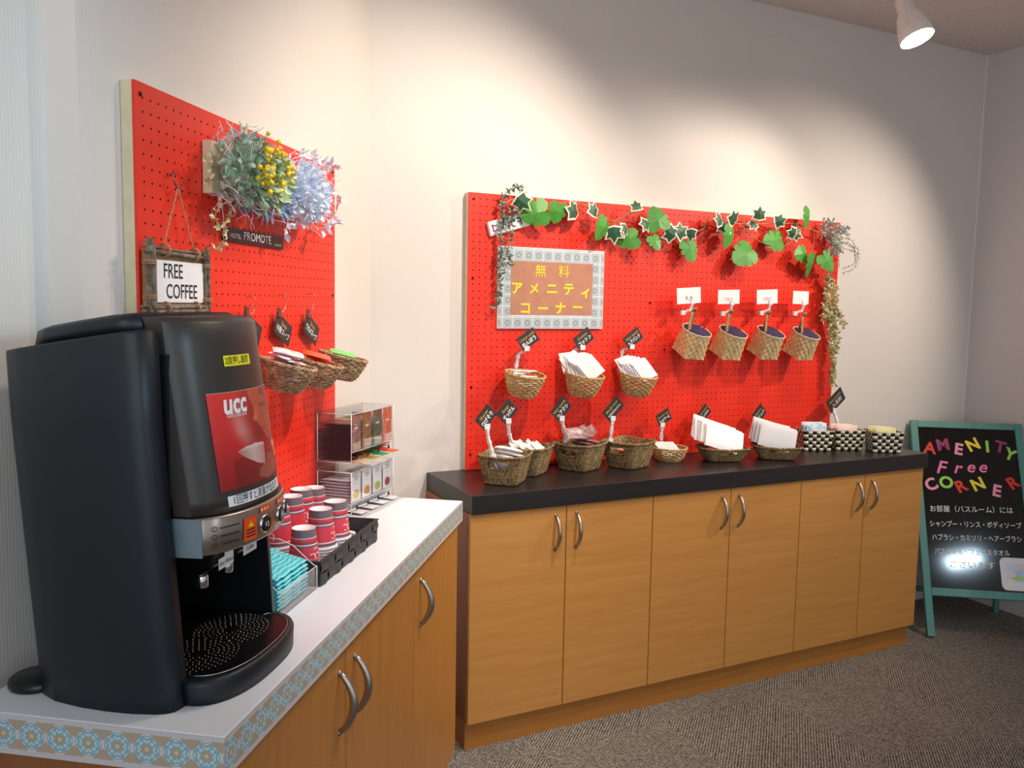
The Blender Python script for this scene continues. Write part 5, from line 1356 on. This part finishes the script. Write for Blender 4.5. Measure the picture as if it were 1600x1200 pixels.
core.build('blue_flower_head', G_blue, fa)['label'] = 'pale blue fluffy flower head'
cloud((-0.462, -0.090, 1.752), (0.142, 0.050, 0.074), 200, 0.034, 0.0008, 72, None, 0, True).build('blue_fibres', G_lav, fa)
gc = MB().lathe([(0.085*math.sin(PI*k/10)+1e-4, -0.058*math.cos(PI*k/10)) for k in range(11)], 20, 0, T(Vector((-0.735, -0.080, 1.758))-o3) @ Matrix.Diagonal((1, 0.34, 1, 1)), True, False)
cloud((-0.735, -0.092, 1.760), (0.108, 0.055, 0.072), 420, 0.026, 0.0075, 73, gc)
gc.build('sage_foliage', G_sage, fa)
cloud((-0.690, -0.104, 1.755), (0.100, 0.045, 0.066), 170, 0.024, 0.007, 74).build('light_foliage', leafmat('light_leaf', '9cb878', 'd2e2ae'), fa)
cloud((-0.690, -0.078, 1.705), (0.150, 0.040, 0.028), 110, 0.036, 0.0008, 75, None, 0, True).build('lavender_moss', G_lav, fa)
cloud((-0.760, -0.085, 1.802), (0.075, 0.045, 0.034), 70, 0.036, 0.0008, 76, None, 0, True).build('lavender_moss', G_lav, fa)
cloud((-0.640, -0.080, 1.700), (0.110, 0.035, 0.026), 140, 0.022, 0.004, 77).build('blue_moss', G_bmoss, fa)
rn = random.Random(8)
for c in [(-0.761, 1.799), (-0.690, 1.808), (-0.747, 1.76), (-0.747, 1.737), (-0.662, 1.771), (-0.701, 1.741), (-0.652, 1.781), (-0.776, 1.743)]:
    m = MB()
    for k in range(10):
        m.ball(Vector((c[0]+rn.gauss(0, .011), -0.146+rn.gauss(0, .006), c[1]+rn.gauss(0, .010)))-o3, rn.uniform(0.0050, 0.0072), 6)
    m.tube([Vector((c[0], -0.128, c[1]))-o3, Vector((c[0]*0.6-0.72*0.4, -0.09, c[1]*0.6+1.75*0.4))-o3], 0.0012, 4, 1)
    m.build('yellow_berries', [G_yel, G_stem], fa)
LV = [[(-0.811,1.699),(-0.843,1.662),(-0.851,1.636),(-0.808,1.62)],[(-0.792,1.708),(-0.79,1.668),(-0.807,1.637),(-0.803,1.611)],[(-0.808,1.611),(-0.853,1.581)],[(-0.848,1.739),(-0.885,1.765)],[(-0.849,1.726),(-0.891,1.714)]]
for j, pth in enumerate(LV): sprig([[(x, -0.075, z) for x, z in pth]], 0.0010, 0.016, 0.018, 0.0062, 80+j, o3, 0.002).build('trailing_strand', [G_gold, G_stem], fa)
WV = [[(-0.536,1.709),(-0.526,1.675),(-0.544,1.638)],[(-0.279,1.717),(-0.288,1.682),(-0.323,1.667)],[(-0.279,1.712),(-0.234,1.713)],[(-0.48,1.843),(-0.423,1.848),(-0.342,1.843),(-0.233,1.849)],[(-0.21,1.786),(-0.201,1.743)]]
for j, pth in enumerate(WV): sprig([[(x, -0.086, z) for x, z in pth]], 0.0016, 0.013, 0.030, 0.0090, 90+j, o3, 0.002).build('white_leaf_branch', [G_white, G_white], fa)
for r in (-22, 14):
    MB().add([(0, 0, 0), (0.008, -0.003, 0.02), (0.006, -0.004, 0.042), (0, -0.003, 0.055), (-0.006, -0.004, 0.042), (-0.008, -0.003, 0.02)], [(0, 1, 2, 3, 4, 5)], 0, True, T(Vector((-0.735, -0.080, 1.812))-o3) @ RY(r)).build('sage_leaf', G_sage, fa, None, 0, 2, 0.0012)

# ------------------------------------------------------------------ ceiling spot lamp
lm = thing('spot_lamp', 'white ceiling spotlight glowing in the upper right corner', 'lamp', T(LAMP))
ax = (Vector((1.05, 0.0, 1.15))-LAMP).normalized(); Q = Vector((0.10, -0.42, -1.0)).normalized().to_track_quat('-Z', 'Y').to_matrix().to_4x4()
M_lw = plain('lamp_white', 'e9e4df', 0.4)
MB().lathe([(0.056, -0.005), (0.058, 0.0), (0.055, 0.03), (0.040, 0.085), (0.028, 0.105), (0.026, 0.15), (0.022, 0.158), (0.0001, 0.16)], 28, 0, Q, True, False).build('shade', M_lw, lm)
ng = NT('lamp_bulb'); ng.b.inputs['Emission Color'].default_value = (1.0, 0.93, 0.82, 1); ng.b.inputs['Emission Strength'].default_value = 22
MB().lathe([(0.0001, -0.010), (0.030, -0.008), (0.046, 0.0), (0.050, 0.006), (0.0001, 0.012)], 28, 0, Q, True, False).build('bulb', ng.m, lm)
top = CEIL-LAMP.z
am_ = MB(); e = Q @ Vector((0, 0, 0.13))
am_.tube([e+Vector((0.028, 0, 0)), Vector((e.x+0.03, e.y, e.z+0.08)), Vector((e.x, e.y, top-0.06)), Vector((e.x, e.y, top-0.02))], 0.008, 8); am_.lathe([(0.038, top-0.03), (0.040, top-0.002)], 20, 0, T((e.x, e.y, 0)))
am_.build('arm', M_lw, lm)
